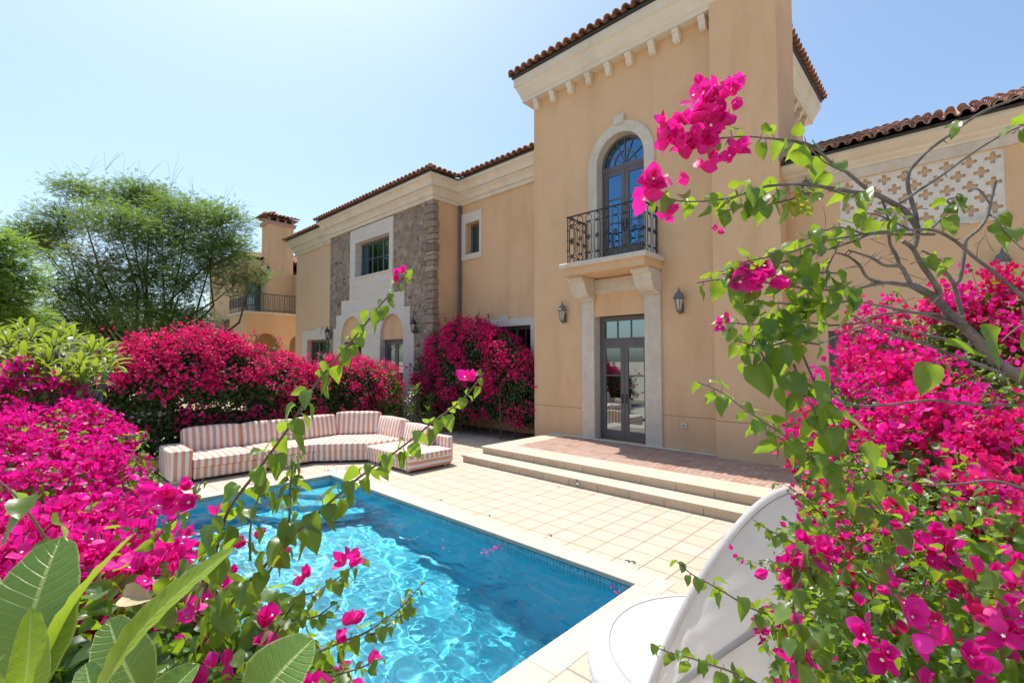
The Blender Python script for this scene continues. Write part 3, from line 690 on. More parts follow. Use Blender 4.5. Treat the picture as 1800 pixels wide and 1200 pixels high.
# --- lanterns on the walls
def lantern(loc, label, mat, facing=(0,-1), s=1.0, group=None):
    ang = math.atan2(facing[0], -facing[1])
    r = empty('wall_lantern', loc, label, 'wall lantern', group, ang)
    r.scale = (s,s,s)
    b = MB(); b.box(-.045,.045,-.02,0,-.22,.0); b.tube([(0,-.01,-.17),(0,-.06,-.21),(0,-.115,-.235),(0,-.15,-.215),(0,-.15,-.19)], [.02,.022,.02,.016,.02], 8)
    b.build('bracket_arm', M[mat], r)
    c = (0,-.15,0); cg = MB(); n = 6
    bot, top = (.052,-.17), (.098,.09)
    for kx in range(n):
        a = 2*math.pi*kx/n; cg.tube([(c[0]+bot[0]*math.cos(a), c[1]+bot[0]*math.sin(a), bot[1]),(c[0]+top[0]*math.cos(a), c[1]+top[0]*math.sin(a), top[1])], .009, 4)
    cg.lathe([(.03,-.215),(.058,-.19),(.062,-.165),(.05,-.16)], c, 12); cg.lathe([(.095,.075),(.108,.08),(.108,.098),(.095,.10)], c, n)
    cg.build('cage', M[mat], r)
    MB().lathe([(.045,-.168),(.09,.085)], c, n).build('lamp_glass', M['lamp_glass'], r)
    MB().lathe([(.125,.10),(.13,.112),(.10,.15),(.085,.20),(.055,.235),(.03,.25),(.022,.27),(.03,.285),(.014,.30),(.012,.33),(.002,.36)], c, 12).build('cap', M[mat], r, smooth=False)
    return r
lantern((-7.70,TY-.002,3.55), 'weathered grey wall lantern on the peach wall left of the tower door', 'lamp_grey')
lantern((-4.47,TY-.002,3.58), 'weathered grey wall lantern on the peach wall right of the tower door', 'lamp_grey')
lantern((-14.10,WY-.065,3.52), 'black wall lantern on the rubble stone right of the arched openings', 'iron')
lantern((-20.78,WY-.065,3.52), 'black wall lantern at the left edge of the stone fronted wing', 'iron')
lantern((-2.05,RYW-.002,5.6), 'small grey lantern high on the wall beside the chimney breast', 'lamp_grey', s=.7)
lantern((.52,RYW-.002,3.74), 'grey wall lantern rising behind the tall pink bush under the pierced screen', 'lamp_grey', s=.85)
r = empty('wall_outlet', (-4.45,TY-.002,.88), 'small white outlet box low on the tower wall', 'outlet')
MB().box(-.065,.065,-.045,0,-.045,.045).build('outlet_box', M['plastic'], r, bevel=.008); b = MB()
for x in (-.032, .008): b.box(x,x+.024,-.049,-.046,-.022,.02)
b.build('socket_cover', M['lamp_grey'], r)

# ================================================================== FURNITURE
def stripes(name, axis, period=.122, c1=(.70,.35,.215), c2=(.80,.765,.735)):
    k = N(name); c = k.n("TexCoord"); s = k.n("SeparateXYZ"); k.l(c.outputs["Object"], s.inputs[0])
    nz = k.noise(c.outputs["Object"], 2.5, 3)
    sn = k.n("SeparateXYZ"); k.l(c.outputs["Normal"], sn.inputs[0]); side = k.math('GREATER_THAN', k.math('ABSOLUTE', sn.outputs[0]), .75)
    src = s.outputs[axis] if axis else k.math('ADD', k.math('MULTIPLY', s.outputs[1], side), k.math('MULTIPLY', s.outputs[0], k.math('SUBTRACT', 1.0, side)))
    x = k.math('ADD', src, k.math('MULTIPLY', k.math('SUBTRACT', nz, .5), .02))
    f = k.math('FRACT', k.math('DIVIDE', k.math('ADD', x, 31.0), period))
    col = k.mix(k.ramp(f, [(0,(0,0,0)),(.03,(1,1,1)),(.50,(1,1,1)),(.53,(0,0,0))]), c2, c1)
    col = k.mix(.5, col, k.ramp(k.noise(c.outputs["Object"], 6, 6), [(.3,(.86,.85,.84)),(.7,(1.05,1.05,1.05))]), 'MULTIPLY')
    k.base(col); k.set(Roughness=.85, Sheen_Weight=.2)
    h = k.math('ADD', k.math('MULTIPLY', k.noise(c.outputs["Object"], 7, 3), 1.0), k.math('MULTIPLY', k.noise(c.outputs["Object"], 160, 2), .08)); k.bump(h, .5, .03)
    return k.m
M['stripe_x'] = stripes('striped_fabric', 0); M['stripe_z'] = stripes('striped_fabric_across', 2)
def soft(name, w, d, h, mat, parent, loc, rz=0, rx=0, puff=.03, bev=.045, label=None, cuts=9):
    """upholstered block: local x runs along its width, resting on z = 0"""
    bm = bmesh.new(); bmesh.ops.create_cube(bm, size=1)
    bmesh.ops.subdivide_edges(bm, edges=bm.edges[:], cuts=cuts, use_grid_fill=True)
    ph = random.random()*9
    for v in bm.verts:
        x, y, z = v.co.x*2, v.co.y*2, v.co.z*2
        q = (1-abs(x)**4)*(1-abs(y)**4)
        v.co = Vector((x*w/2, y*d/2, (z+1)*h/2))
        if z > .9: v.co.z += puff*q + .008*math.sin(x*4+ph)*math.cos(y*5+ph)*q
        f = 1-abs(z)**4
        if abs(y) > .9: v.co.y += math.copysign(puff*.6*(1-abs(x)**4)*f, y)
        if abs(x) > .9: v.co.x += math.copysign(puff*.4*(1-abs(y)**4)*f, x)
    me = bpy.data.meshes.new(name); bm.to_mesh(me); bm.free(); me.materials.append(mat)
    me.polygons.foreach_set("use_smooth", [True]*len(me.polygons))
    o = bpy.data.objects.new(name, me); COL.objects.link(o); o.parent = parent; o.location = loc; o.rotation_euler = (rx, 0, rz)
    b = o.modifiers.new("bevel", 'BEVEL'); b.width = bev; b.segments = 4; b.limit_method = 'ANGLE'; b.angle_limit = math.radians(50)
    if label: o["label"] = label
    return o
so = empty('sectional_sofa', (0,0,0), 'long orange and white striped sectional sofa curving round the far corner of the pool', 'sofa')
H90 = -math.pi/2
soft('arm', .36, 1.02, .56, M['stripe_x'], so, (-11.12, 2.245, .06), math.pi/2, puff=.015, bev=.05)
for y0, y1 in ((2.43,3.50),(3.50,4.70)):
    w_ = y1-y0-.006; yc = (y0+y1)/2
    soft('seat_base', w_, 1.05, .21, M['stripe_x'], so, (-11.10, yc, .06), math.pi/2, puff=.0, bev=.02)
    soft('seat_cushion', w_, 1.05, .165, M['stripe_x'], so, (-11.075, yc, .275), math.pi/2, puff=.035, bev=.06)
    soft('back_cushion', w_-.01, .24, .48, M['stripe_x'], so, (-11.52, yc, .43), math.pi/2, math.radians(-14), puff=.035, bev=.05)
for y0, y1 in ((2.43,4.70),): soft('back_frame', y1-y0+.3, .2, .52, M['stripe_x'], so, (-11.72, (y0+y1)/2-.1, .08), math.pi/2, puff=0, bev=.04)
def wedge(name, poly, z0, z1, mat, rz=0, bev=.04, c=(0,0)):
    ca, sa = math.cos(-rz), math.sin(-rz)
    pl_ = [((x-c[0])*ca-(y-c[1])*sa, (x-c[0])*sa+(y-c[1])*ca) for x, y in poly]
    o = MB().plate(pl_, (), z0, z1, lambda u,v,d:(u,v,d)).build(name, mat, so, bevel=bev, seg=4, smooth=False); o.location = (c[0],c[1],0); o.rotation_euler = (0,0,rz); return o
corner = [(-10.575,4.705),(-9.84,5.60),(-9.84,6.70),(-11.15,6.72),(-11.72,5.75),(-11.65,4.705)]
rzc = math.atan2(.9, .735)
wedge('corner_base', corner, .06, .27, M['stripe_x'], rzc, .015, (-10.2,5.15))
cc = [(x*1.0+(.012 if i in (0,1) else 0), y-(.02 if i in (0,1) else 0)) for i,(x,y) in enumerate(corner)]
wedge('corner_cushion', cc, .272, .44, M['stripe_x'], rzc, .05, (-10.2,5.15))
soft('back_cushion', 1.05, .24, .50, M['stripe_x'], so, (-11.52,5.18,.43), math.radians(96), math.radians(-14), puff=.035, bev=.05)
soft('back_cushion', 1.10, .24, .54, M['stripe_x'], so, (-11.28,6.18,.43), math.radians(52), math.radians(-12), puff=.035, bev=.05)
soft('chaise_base', 1.62, 1.10, .17, M['stripe_x'], so, (-9.02,6.17,.055), 0, puff=0, bev=.02)
soft('chaise_cushion', 1.64, 1.13, .15, M['stripe_x'], so, (-9.01,6.165,.228), 0, puff=.03, bev=.05)
soft('chaise_end', .06, 1.10, .29, M['stripe_z'], so, (-8.215,6.165,.06), 0, puff=.01, bev=.025, label='end panel with stripes running across')
soft('back_cushion', 1.12, .22, .46, M['stripe_x'], so, (-10.45,6.58,.41), 0, math.radians(-13), puff=.035, bev=.05)
soft('back_cushion', 1.10, .22, .42, M['stripe_x'], so, (-9.35,6.60,.37), math.radians(-4), math.radians(-15), puff=.035, bev=.05)
b = MB(); b.box(-11.6,-8.3,6.72,6.86,.06,.62); b.build('back_frame', M['stripe_x'], so, bevel=.03)
for x, y, w_, d_ in ((-10.66,2.245,.05,.34),(-10.62,4.1,.05,.3),(-10.28,5.2,.05,.05),(-9.7,5.66,.3,.05),(-8.35,5.7,.1,.05),(-8.3,6.6,.1,.05)):
    MB().box(x-w_/2,x+w_/2,y-d_/2,y+d_/2,.0,.06).build('foot', M['steel'], so)

# yellow sack lying behind the sofa arm
r = empty('sack', (-12.0,1.95,0), 'crumpled yellow sack on the ground beside the sofa arm', 'sack')
bm = bmesh.new(); bmesh.ops.create_icosphere(bm, subdivisions=4, radius=1)
from mathutils import noise as mnoise
for v in bm.verts:
    n_ = mnoise.noise(v.co*2.2)*.25 + mnoise.noise(v.co*6)*.08
    v.co = Vector((v.co.x*.42*(1+n_), v.co.y*.30*(1+n_), max(0, .16+v.co.z*.17*(1+n_))))
me = bpy.data.meshes.new('sack_body'); bm.to_mesh(me); bm.free()
me.materials.append(mottled('yellow_sack', (.60,.36,.03), (.72,.50,.10), 9, .5, .5, 14, .03, (.45,.24,.03)))
o = bpy.data.objects.new('sack_body', me); COL.objects.link(o); o.parent = r
MB().tube([(.36,.0,.16),(.44,.03,.19),(.50,.02,.17)], [.05,.03,.06], 8).build('tied_neck', M['plastic'], r, smooth=True)

# round daybed with folding hood
M['white_fabric'] = mottled('white_fabric', (.60,.575,.545), (.66,.64,.61), 2, .85, .7, 5, .04, (.52,.49,.455))
k = N('hood_fabric'); co = k.coord(); c = k.ramp(k.noise(co, 2.2, 7, .6), [(.3,(.76,.74,.725)),(.7,(.83,.815,.80))]); c = k.mix(k.ramp(k.noise(co, 5, 8, .7), [(.55,(0,0,0)),(.75,(.5,.5,.5))]), c, (.68,.64,.61)); k.base(c); k.set(Roughness=.85)
k.bump(k.math('ADD', k.noise(co, 6, 4), k.math('MULTIPLY', k.noise(co, 260, 2), .06)), .5, .03)
t_ = k.n("BsdfTranslucent"); k.l(c, t_.inputs[0]); m_ = k.n("MixShader"); m_.inputs[0].default_value = .6; k.l(k.p.outputs[0], m_.inputs[1]); k.l(t_.outputs[0], m_.inputs[2]); k.l(m_.outputs[0], k.out.inputs[0]); M['hood_fabric'] = k.m
M['rattan'] = mottled('rattan', (.10,.085,.075), (.20,.17,.15), 60, .7, .6, 90, .01)
BC = Vector((-1.15,3.22,0)); BR = .84
db = empty('daybed', BC, 'round white daybed with a folding canopy hood beside the near corner of the pool', 'daybed')
MB().lathe([(BR-.10,.02),(BR-.03,.05),(BR-.02,.185),(BR-.05,.19)], (0,0,0), 64).build('base', M['rattan'], db, smooth=True)
pr = [(0.02,.19),(BR-.06,.19),(BR-.01,.20),(BR+.02,.235),(BR+.035,.29),(BR+.025,.345),(BR-.005,.39),(BR-.05,.412),(BR-.105,.418),(BR-.16,.424),(BR*.5,.445),(.02,.45)]
MB().lathe(pr, (0,0,0), 72).build('mattress', M['white_fabric'], db, smooth=True)
b = MB()
for rr, zz in ((BR-.105,.420),(BR+.034,.29)): b.loop([(rr*math.cos(t), rr*math.sin(t), zz) for t in np.linspace(0,2*math.pi,72,endpoint=False)], .006, 5)
M['piping_grey'] = mottled('piping', (.36,.335,.31), (.42,.395,.37), 5, .8, 0); b.build('piping', M['piping_grey'], db)
HC = Vector((.02,.0,.40)); P1 = Vector((-.15,-.82,.40))
HA = [Vector((.33,.03,1.50)), Vector((.60,.08,1.07)), Vector((.82,.05,.66)), Vector((.86,.0,.41))]
def hoop_pt(A, t, sag=0):
    p = HC + (P1-HC)*math.cos(t)*(1 if math.cos(t) > 0 else 1.0) + (A-HC)*math.sin(t)
    if math.cos(t) < 0: p = HC + (Vector((.05,.84,.40))-HC)*(-math.cos(t)) + (A-HC)*math.sin(t)
    return p
b = MB()
nt, ns = 90, 16
for i in range(3):
    V = []; F = []
    for j in range(ns+1):
        s = j/ns
        for q in range(nt+1):
            t = math.pi*q/nt; p = hoop_pt(HA[i], t)*(1-s) + hoop_pt(HA[i+1], t)*s
            sag = 4*s*(1-s)*.045*math.sin(t)
            fo = .004*math.sin(t*5+s*3+i*2)*math.sin(s*math.pi) + .003*math.sin(t*21-s*15+i)*math.sin(s*math.pi) + .010*math.sin(t*31+s*9)*math.exp(-((t-.25)/.35)**2) + .006*math.sin(t*47+i)*math.exp(-(s/.12)**2)
            p = HC + (p-HC)*(1 - sag + fo)
            V.append(p)
    for j in range(ns):
        for q in range(nt): F.append((j*(nt+1)+q, j*(nt+1)+q+1, (j+1)*(nt+1)+q+1, (j+1)*(nt+1)+q))
    o = MB().add(V, F).build('canopy', M['hood_fabric'], db, smooth=True, recalc=False)
b = MB()
for i in range(3):
    for dd in (.035, .055): b.tube([HC + (hoop_pt(HA[i], t)*(1-dd) + hoop_pt(HA[i+1], t)*dd - HC)*1.002 for t in np.linspace(.03, math.pi-.03, 70)], .0022, 4)
b.build('seam', M['piping_grey'], db)
for i in range(3):
    r_ = .021 if i == 0 else .016
    MB().tube([hoop_pt(HA[i], t) for t in np.linspace(0, math.pi, 48)], r_, 10).build('canopy_hoop', M['hood_fabric'], db, smooth=True)

# low brown wall behind the middle bushes
r = MB().box(-17.2,-14.0,8.95,9.15,0,1.72).box(-17.25,-13.95,8.9,9.2,1.72,1.80).build('garden_wall', mottled('brown_plaster', (.36,.22,.15), (.43,.28,.19), 2, .9, .4, 40, .01)); tag(r, 'low brown plastered garden wall behind the bushes in front of the stone wing', 'wall')
# small fittings
def cap_disc(x, y, label):
    p = ground(x, y, .0); r = empty('deck_cap', (p.x,p.y,0), label, 'drain cap', 'metal caps in the paving')
    MB().lathe([(.033,.0),(.033,.007),(.028,.010),(.002,.010)], (0,0,0), 20).build('disc', M['steel'], r, smooth=True); MB().box(-.018,.018,-.003,.003,.0101,.0125).build('slot', M['dark'], r)
cap_disc(1103.5, 986.5, 'round metal cap in the paving, left one of the pair near the pool corner')
cap_disc(1112.5, 988, 'round metal cap in the paving, right one of the pair near the pool corner')
cap_disc(858.5, 906, 'round metal cap in the paving beside the pool coping, halfway along')
cap_disc(773.5, 879, 'round metal cap in the paving beside the pool coping, nearest the sofa')
cap_disc(966, 941, 'round metal cap in the paving beside the pool coping, below the steps')
r = empty('step_light', (-5.12,7.158,.075), 'small chrome light set in the lower step riser', 'step light')
MB().lathe([(.03,0),(.045,.004),(.045,.012),(.02,.018),(.002,.018)], (0,0,0), 18).build('bezel', M['steel'], r, smooth=True); r.rotation_euler = (math.pi/2,0,0)
MB().tube([(0,.03,.015),(0,.05,.03),(.012,.058,.035)], .008, 6).build('hook', M['iron'], r)

# ================================================================== PLANTS
def leaf_mat(name, c1, c2, tcol, tfac, rough=.42, veins=None, spec=.4):
    k = N(name); g = k.n("NewGeometry")
    c = k.ramp(g.outputs["Random Per Island"], [(0,c1),(.8,c2),(1,tuple(min(1,x*1.35) for x in c2))])
    nz = k.noise(k.coord(), 55 if 'bract' in name else 30, 5, .65); c = k.mix(.55, c, k.ramp(nz, [(.25,(.62,.62,.62)),(.75,(1.3,1.3,1.3))]), 'MULTIPLY')
    k.base(c); k.set(Roughness=rough, Specular_IOR_Level=spec); k.bump(nz, .35, .004)
    t = k.n("BsdfTranslucent"); tc = k.mix(g.outputs["Random Per Island"], tcol, tuple(min(1,x*1.25) for x in tcol)); k.l(tc, t.inputs[0])
    m = k.n("MixShader"); m.inputs[0].default_value = tfac; k.l(k.p.outputs[0], m.inputs[1]); k.l(t.outputs[0], m.inputs[2]); k.l(m.outputs[0], k.out.inputs[0])
    return k.m
M['leaf'] = leaf_mat('bougainvillea_leaf', (.036,.08,.02), (.07,.13,.03), (.32,.48,.03), .38)
M['leaf_near'] = leaf_mat('bougainvillea_leaf_near', (.034,.085,.022), (.070,.135,.03), (.38,.56,.022), .38, .38, spec=.5)
M['leaf_dark'] = leaf_mat('hedge_leaf', (.025,.05,.014), (.055,.09,.024), (.12,.20,.02), .25)
M['leaf_yellow'] = leaf_mat('yellowing_leaf', (.16,.21,.03), (.26,.26,.03), (.45,.48,.03), .4)
M['bract'] = leaf_mat('magenta_bract', (.55,.008,.20), (.80,.035,.36), (.95,.012,.36), .40, .5, spec=.4)
M['bract_red'] = leaf_mat('crimson_bract', (.50,.007,.10), (.76,.03,.22), (.90,.012,.19), .36, .5, spec=.35)
M['bark'] = mottled('grey_bark', (.085,.07,.06), (.22,.19,.17), 26, .9, .8, 70, .006)
M['twig'] = mottled('brown_twig', (.10,.075,.045), (.17,.13,.075), 20, .75, .3, 80, .003)
M['wood'] = mottled('dark_wood', (.055,.042,.03), (.10,.08,.06), 6, .9, .5, 40, .01)
k = N('white_flower'); k.base((.85,.80,.66)); k.set(Roughness=.6); M['floret_white'] = k.m

class T: pass
def blade(ys, ws, zs, fold=.25, cols=1):
    """leaf blade along +y: ys rows, ws half widths, zs centre heights; edges raised by fold"""
    V = []; F = []; n = len(ys)
    rows = []
    for y, w_, z in zip(ys, ws, zs):
        if w_ < 1e-6: rows.append([len(V)]); V.append((0,y,z)); continue
        r_ = []
        for q in range(-cols, cols+1):
            u = q/cols; r_.append(len(V)); V.append((u*w_, y - .0, z + fold*w_*abs(u)**1.3))
        rows.append(r_)
    for a, b_ in zip(rows, rows[1:]):
        if len(a) == 1: F += [(a[0], b_[i+1], b_[i]) for i in range(len(b_)-1)]
        elif len(b_) == 1: F += [(a[i], a[i+1], b_[0]) for i in range(len(a)-1)]
        else:
            for i in range(len(a)-1): F += [(a[i],a[i+1],b_[i+1]),(a[i],b_[i+1],b_[i])]
    return np.array(V, float), np.array(F, int)
def rotx(V, a): c, s = math.cos(a), math.sin(a); return V @ np.array([[1,0,0],[0,c,s],[0,-s,c]])
def rotz(V, a): c, s = math.cos(a), math.sin(a); return V @ np.array([[c,s,0],[-s,c,0],[0,0,1]])
def join(parts):
    Vs = []; Fs = []; o = 0
    for V, F in parts: Vs.append(V); Fs.append(F+o); o += len(V)
    return np.concatenate(Vs), np.concatenate(Fs)
# templates
LEAF_FAR = blade([0,.4,1],[0,.32,0],[0,.05,-.1],.3)
LEAF_MID = blade([0,.22,.6,1],[0,.36,.30,0],[0,.06,.04,-.16],.3)
def heart(curl, fold):
    ys = np.array([0,.03,.12,.28,.46,.64,.80,.92,1.0]); ws = np.array([0,.17,.33,.40,.37,.27,.15,.05,0])
    V, F = blade(ys, ws, -curl*ys**2 + .04*np.sin(ys*7), fold, 2)
    V[:,1] -= .14*(np.abs(V[:,0])/.4)**1.5*(V[:,1] < .3)*(1-V[:,1]/.3)     # lobes beside the stalk
    return V, F
def wavy(h, a, ph, tw):
    V, F = h; V = V.copy(); V[:,2] += a*np.sin(V[:,1]*9+ph)*np.abs(V[:,0])*3 + tw*V[:,0]*V[:,1]; V[:,0] += .06*np.sin(V[:,1]*3+ph); return V, F
HEARTS = [heart(.12,.22), wavy(heart(.35,.35),.05,1,.3), wavy(heart(.05,.12),.07,2,-.3), heart(.5,.5), wavy(heart(.25,.6),.05,3,.4), wavy(heart(.6,.2),.08,.5,-.5)]
def bract_blade(cup, fold): return blade([0,.14,.36,.6,.82,1.0],[0,.20,.36,.36,.2,0],[0,.02,.1*cup,.22*cup,.30*cup,.30*cup],fold,1)
def floret(tilt, cup, fold, jit=0):
    return join([(rotz(rotx(bract_blade(cup,fold)[0], tilt+random.uniform(-.15,.15)), 2*math.pi*i/3+random.uniform(-.2,.2)), bract_blade(cup,fold)[1]) for i in range(3)])
FLORETS = [floret(.75,.9,.25), floret(.5,1.1,.15), floret(1.0,.7,.35), floret(.3,.8,.2), floret(.9,1.2,.1)]
def floret_far(tilt): 
    V, F = blade([0,.5,1],[0,.38,0],[0,.1,.18],.25); return join([(rotz(rotx(V,tilt),2.1*i),F) for i in range(3)])
FLORETS_FAR = [floret_far(.6), floret_far(.9), floret_far(.35)]
def star():
    V = [(0,0,0)]; F = []
    for i in range(10):
        a = math.pi*2*i/10; r_ = 1 if i % 2 == 0 else .55; V.append((r_*math.cos(a), r_*math.sin(a), .12))
    F = [(0, 1+i, 1+(i+1)%10) for i in range(10)]; return np.array(V,float), np.array(F)
STAR = star()

def frames(z, spin):
    z = z/np.maximum(np.linalg.norm(z, axis=1, keepdims=True), 1e-9)
    a = np.where(np.abs(z[:,2:3]) < .9, np.array([[0,0,1.]]), np.array([[1.,0,0]]))
    x = np.cross(a, z); x /= np.linalg.norm(x, axis=1, keepdims=True); y = np.cross(z, x)
    c, s = np.cos(spin)[:,None], np.sin(spin)[:,None]
    return np.stack([x*c+y*s, -x*s+y*c, z], -1)
def frames_dir(y, zh):
    y = y/np.maximum(np.linalg.norm(y, axis=1, keepdims=True), 1e-9)
    x = np.cross(y, zh); n = np.linalg.norm(x, axis=1, keepdims=True); x = np.where(n < 1e-3, np.array([[1.,0,0]]), x/np.maximum(n,1e-6)); z = np.cross(x, y)
    return np.stack([x, y, z], -1)
class Cloud:
    """collects instances of templates, baked into one mesh"""
    def __init__(s): s.b = []
    def add(s, Ts, pos, R, size):
        pos = np.asarray(pos, float); size = np.asarray(size, float); pick = rng.integers(0, len(Ts), len(pos))
        for i, (V, F) in enumerate(Ts):
            m = pick == i
            if m.any():
                W = np.einsum('nij,vj->nvi', R[m], V)*size[m][:,None,None] + pos[m][:,None,:]
                k = len(V); s.b.append((W.reshape(-1,3), (F[None] + (np.arange(m.sum())*k)[:,None,None]).reshape(-1,3)))
    def build(s, name, mat, parent):
        if not s.b: return None
        Vs = []; Fs = []; o = 0
        for V, F in s.b: Vs.append(V); Fs.append(F+o); o += len(V)
        return arr_mesh(name, np.concatenate(Vs), np.concatenate(Fs), mat, parent)
def unit(n):
    v = rng.normal(size=(n,3)); return v/np.linalg.norm(v, axis=1, keepdims=True)
def wob(u, seed, f=3.0):
    return .5*np.sin(u[:,0]*f+seed)*np.cos(u[:,1]*f*1.3+seed*2) + .5*np.sin(u[:,2]*f*1.1+seed*3+u[:,0]*2.1)
def shell(blobs, n, depth=0.0, zmin=.05, lump=.14):
    """points on the union of ellipsoids with outward normals"""
    C = np.array([b[:3] for b in blobs], float); Rr = np.array([b[3:6] for b in blobs], float)
    A = (Rr[:,0]*Rr[:,1] + Rr[:,1]*Rr[:,2] + Rr[:,0]*Rr[:,2]); k = rng.choice(len(blobs), n, p=A/A.sum())
    u = unit(n); rr = 1 + lump*wob(u*2.2+C[k], 1.7, 3.2) - depth*rng.random(n)
    p = C[k] + u*Rr[k]*rr[:,None]; nm = u/Rr[k]; nm /= np.linalg.norm(nm, axis=1, keepdims=True)
    keep = p[:,2] > zmin
    for i in range(len(blobs)):
        d = (((p-C[i])/Rr[i])**2).sum(1); keep &= ~((d < .80*(1-depth*.7)**2) & (k != i))
    return p[keep], nm[keep]

class Plant:
    def __init__(s, name, label, cat, group=None, base=(0,0,0)):
        s.root = empty(name, (base[0],base[1],0), label, cat, group); s.off = np.array([base[0],base[1],0.])
        s.stem = MB(); s.leaf = Cloud(); s.bract = Cloud(); s.crimson = Cloud(); s.mixed = 0.0; s.star = Cloud(); s.yellow = Cloud()
    def finish(s, leaf='leaf', bract='bract', stem='twig'):
        for n_, c, m in (('foliage', s.leaf, leaf), ('blossom', s.bract, bract), ('crimson_blossom', s.crimson, 'bract_red'), ('flower_centres', s.star, 'floret_white'), ('faded_leaves', s.yellow, 'leaf_yellow')):
            for i, (V, F) in enumerate(c.b): c.b[i] = (V - s.off, F)
            c.build(n_, M[m], s.root)
        if s.stem.v:
            s.stem.v = [tuple(np.array(v)-s.off) for v in s.stem.v]
            s.stem.build('stem', M[stem], s.root, smooth=True, recalc=False)
    def bush(s, blobs, leaves, clusters, per, lsize, fsize, sigma, near=False, pz=None, inner=1.0, up=.5, lt=None, lump=.14, ft=None):
        lt = lt or (HEARTS if near else [LEAF_MID]); ft = ft or (FLORETS if near else FLORETS_FAR)
        p, nm = shell(blobs, leaves, .28, lump=lump)
        y = nm*.5 + unit(len(p))*.8 + np.array([0,0,-.25]); s.leaf.add(lt, p, frames_dir(y, nm + unit(len(p))*.5 + [0,0,up]), lsize*rng.uniform(.6,1.2,len(p)))
        if inner:
            p, nm = shell(blobs, int(leaves*.45*inner), .0, lump=0); C = np.array([b[:3] for b in blobs]); 
            j = ((p[:,None,:]-C[None])**2).sum(-1).argmin(1); p = C[j] + (p-C[j])*rng.uniform(.55,.82,len(p))[:,None]
            s.leaf.add([LEAF_FAR], p, frames_dir(unit(len(p)), nm), lsize*1.7*rng.uniform(.7,1.2,len(p)))
        if clusters:
            p, nm = shell(blobs, clusters*3, .05, lump=lump)
            w_ = np.ones(len(p)) if pz is None else pz(p, nm)
            keep = rng.random(len(p)) < w_; p, nm = p[keep][:clusters], nm[keep][:clusters]
            q = np.repeat(p, per, 0); qn = np.repeat(nm, per, 0); d = rng.normal(size=q.shape)*sigma; d -= qn*(d*qn).sum(1, keepdims=True)*.45
            q = q + d + qn*sigma*.6
            ax = qn*.8 + d/sigma*.35 + unit(len(q))*.55 + np.array([0,0,.45])
            R_ = frames(ax, rng.random(len(q))*6.3); sz = fsize*rng.uniform(.7,1.2,len(q)); cm = np.repeat(rng.random(len(p)) < s.mixed, per); s.bract.add(ft, q[~cm], R_[~cm], sz[~cm]); s.crimson.add(ft, q[cm], R_[cm], sz[cm])
            if near:
                zz = R_[:,:,2]; m = rng.random(len(q)) < .35; s.star.add([STAR], q[m] + zz[m]*(sz[m]*.42)[:,None], R_[m], sz[m]*.11)
    def sprigs(s, blobs, n, L, lsize, fsize, k=5):
        p, nm = shell(blobs, n*4, .1); m = (nm[:,2] > -.1); p, nm = p[m][:n], nm[m][:n]
        for a, d in zip(p, nm):
            d = Vector(d*.7 + unit(1)[0]*.45 + np.array([0,0,.55])).normalized(); l = L*random.uniform(.5,1.2); a = Vector(a); sd = Vector(unit(1)[0])*l*.18
            pts = [a-d*l*.3, a+d*l*.3+sd, a+d*l*.7+sd*1.2-Vector((0,0,.04*l)), a+d*l+sd-Vector((0,0,.2*l))]; s.stem.tube(pts, [L*.013,L*.011,L*.008,L*.004], 4, cap=False)
            j = random.randint(4,8); t = rng.random(j)*.9+.1; q = np.array([tuple(pts[1].lerp(pts[3],x) if x > .4 else pts[0].lerp(pts[2],x*1.5)) for x in t])
            s.leaf.add([LEAF_MID]+HEARTS[:2], q, frames_dir(unit(j)+np.array([0,0,-.35]), unit(j)*.5+np.array([0,0,1])), lsize*rng.uniform(.6,1.1,j))
            if random.random() < .6:
                e = np.array(pts[3]); q = e + rng.normal(size=(k,3))*fsize*.9; s.bract.add(FLORETS, q, frames(unit(k)+np.array([0,0,.5]), rng.random(k)*6), fsize*rng.uniform(.7,1.1,k))
    def twigs(s, blobs, n, L):
        p, nm = shell(blobs, n*3, .12); p, nm = p[:n], nm[:n]
        for a, d in zip(p, nm):
            a = Vector(a); d = Vector(unit(1)[0]*.9 + d*.3); k = Vector(unit(1)[0])*L*.15; s.stem.tube([a-d*L*.4, a+k, a+d*L*.5], [L*.010,L*.008,L*.004], 4, cap=False)
    def stalks(s, blobs, n, base=None, rad=.02, spread=.3):
        for i in range(n):
            b_ = blobs[rng.integers(len(blobs))]; bx = (base[0]+rng.normal()*spread, base[1]+rng.normal()*spread) if base else (b_[0]+rng.normal()*b_[3]*.4, b_[1]+rng.normal()*b_[4]*.4)
            a = Vector((bx[0],bx[1],0)); e = Vector(b_[:3]) + Vector(tuple(rng.normal(size=3)*np.array(b_[3:6])*.4)); m = a.lerp(e,.5) + Vector(tuple(rng.normal(size=3)*.08))
            s.stem.tube([a, a.lerp(m,.5)+Vector(tuple(rng.normal(size=3)*.02)), m, m.lerp(e,.5)+Vector((0,0,.04)), e], [rad,rad*.9,rad*.75,rad*.55,rad*.3], 6)
    def shoot(s, pts, r0, r1, leaf, gap=.55, droop=.75, stem_only=False, tip=.45, t0=0.0, petiole=True, dens=1.0, hearts=None, noleaf=0.0, taper=True):
        """arching shoot through (px, py, depth) points with hanging heart shaped leaves"""
        W = [at(*p) for p in pts]; n = max(8, len(W)*5); C = []
        for i in range(len(W)-1):
            p0, p1, p2, p3 = W[max(i-1,0)], W[i], W[i+1], W[min(i+2,len(W)-1)]
            for q in range(5):
                t = q/5; C.append(.5*((2*p1) + (p2-p0)*t + (2*p0-5*p1+4*p2-p3)*t*t + (3*p1-p0-3*p2+p3)*t**3))
        C.append(W[-1]); L = [0]
        for a, b_ in zip(C, C[1:]): L.append(L[-1] + (b_-a).length)
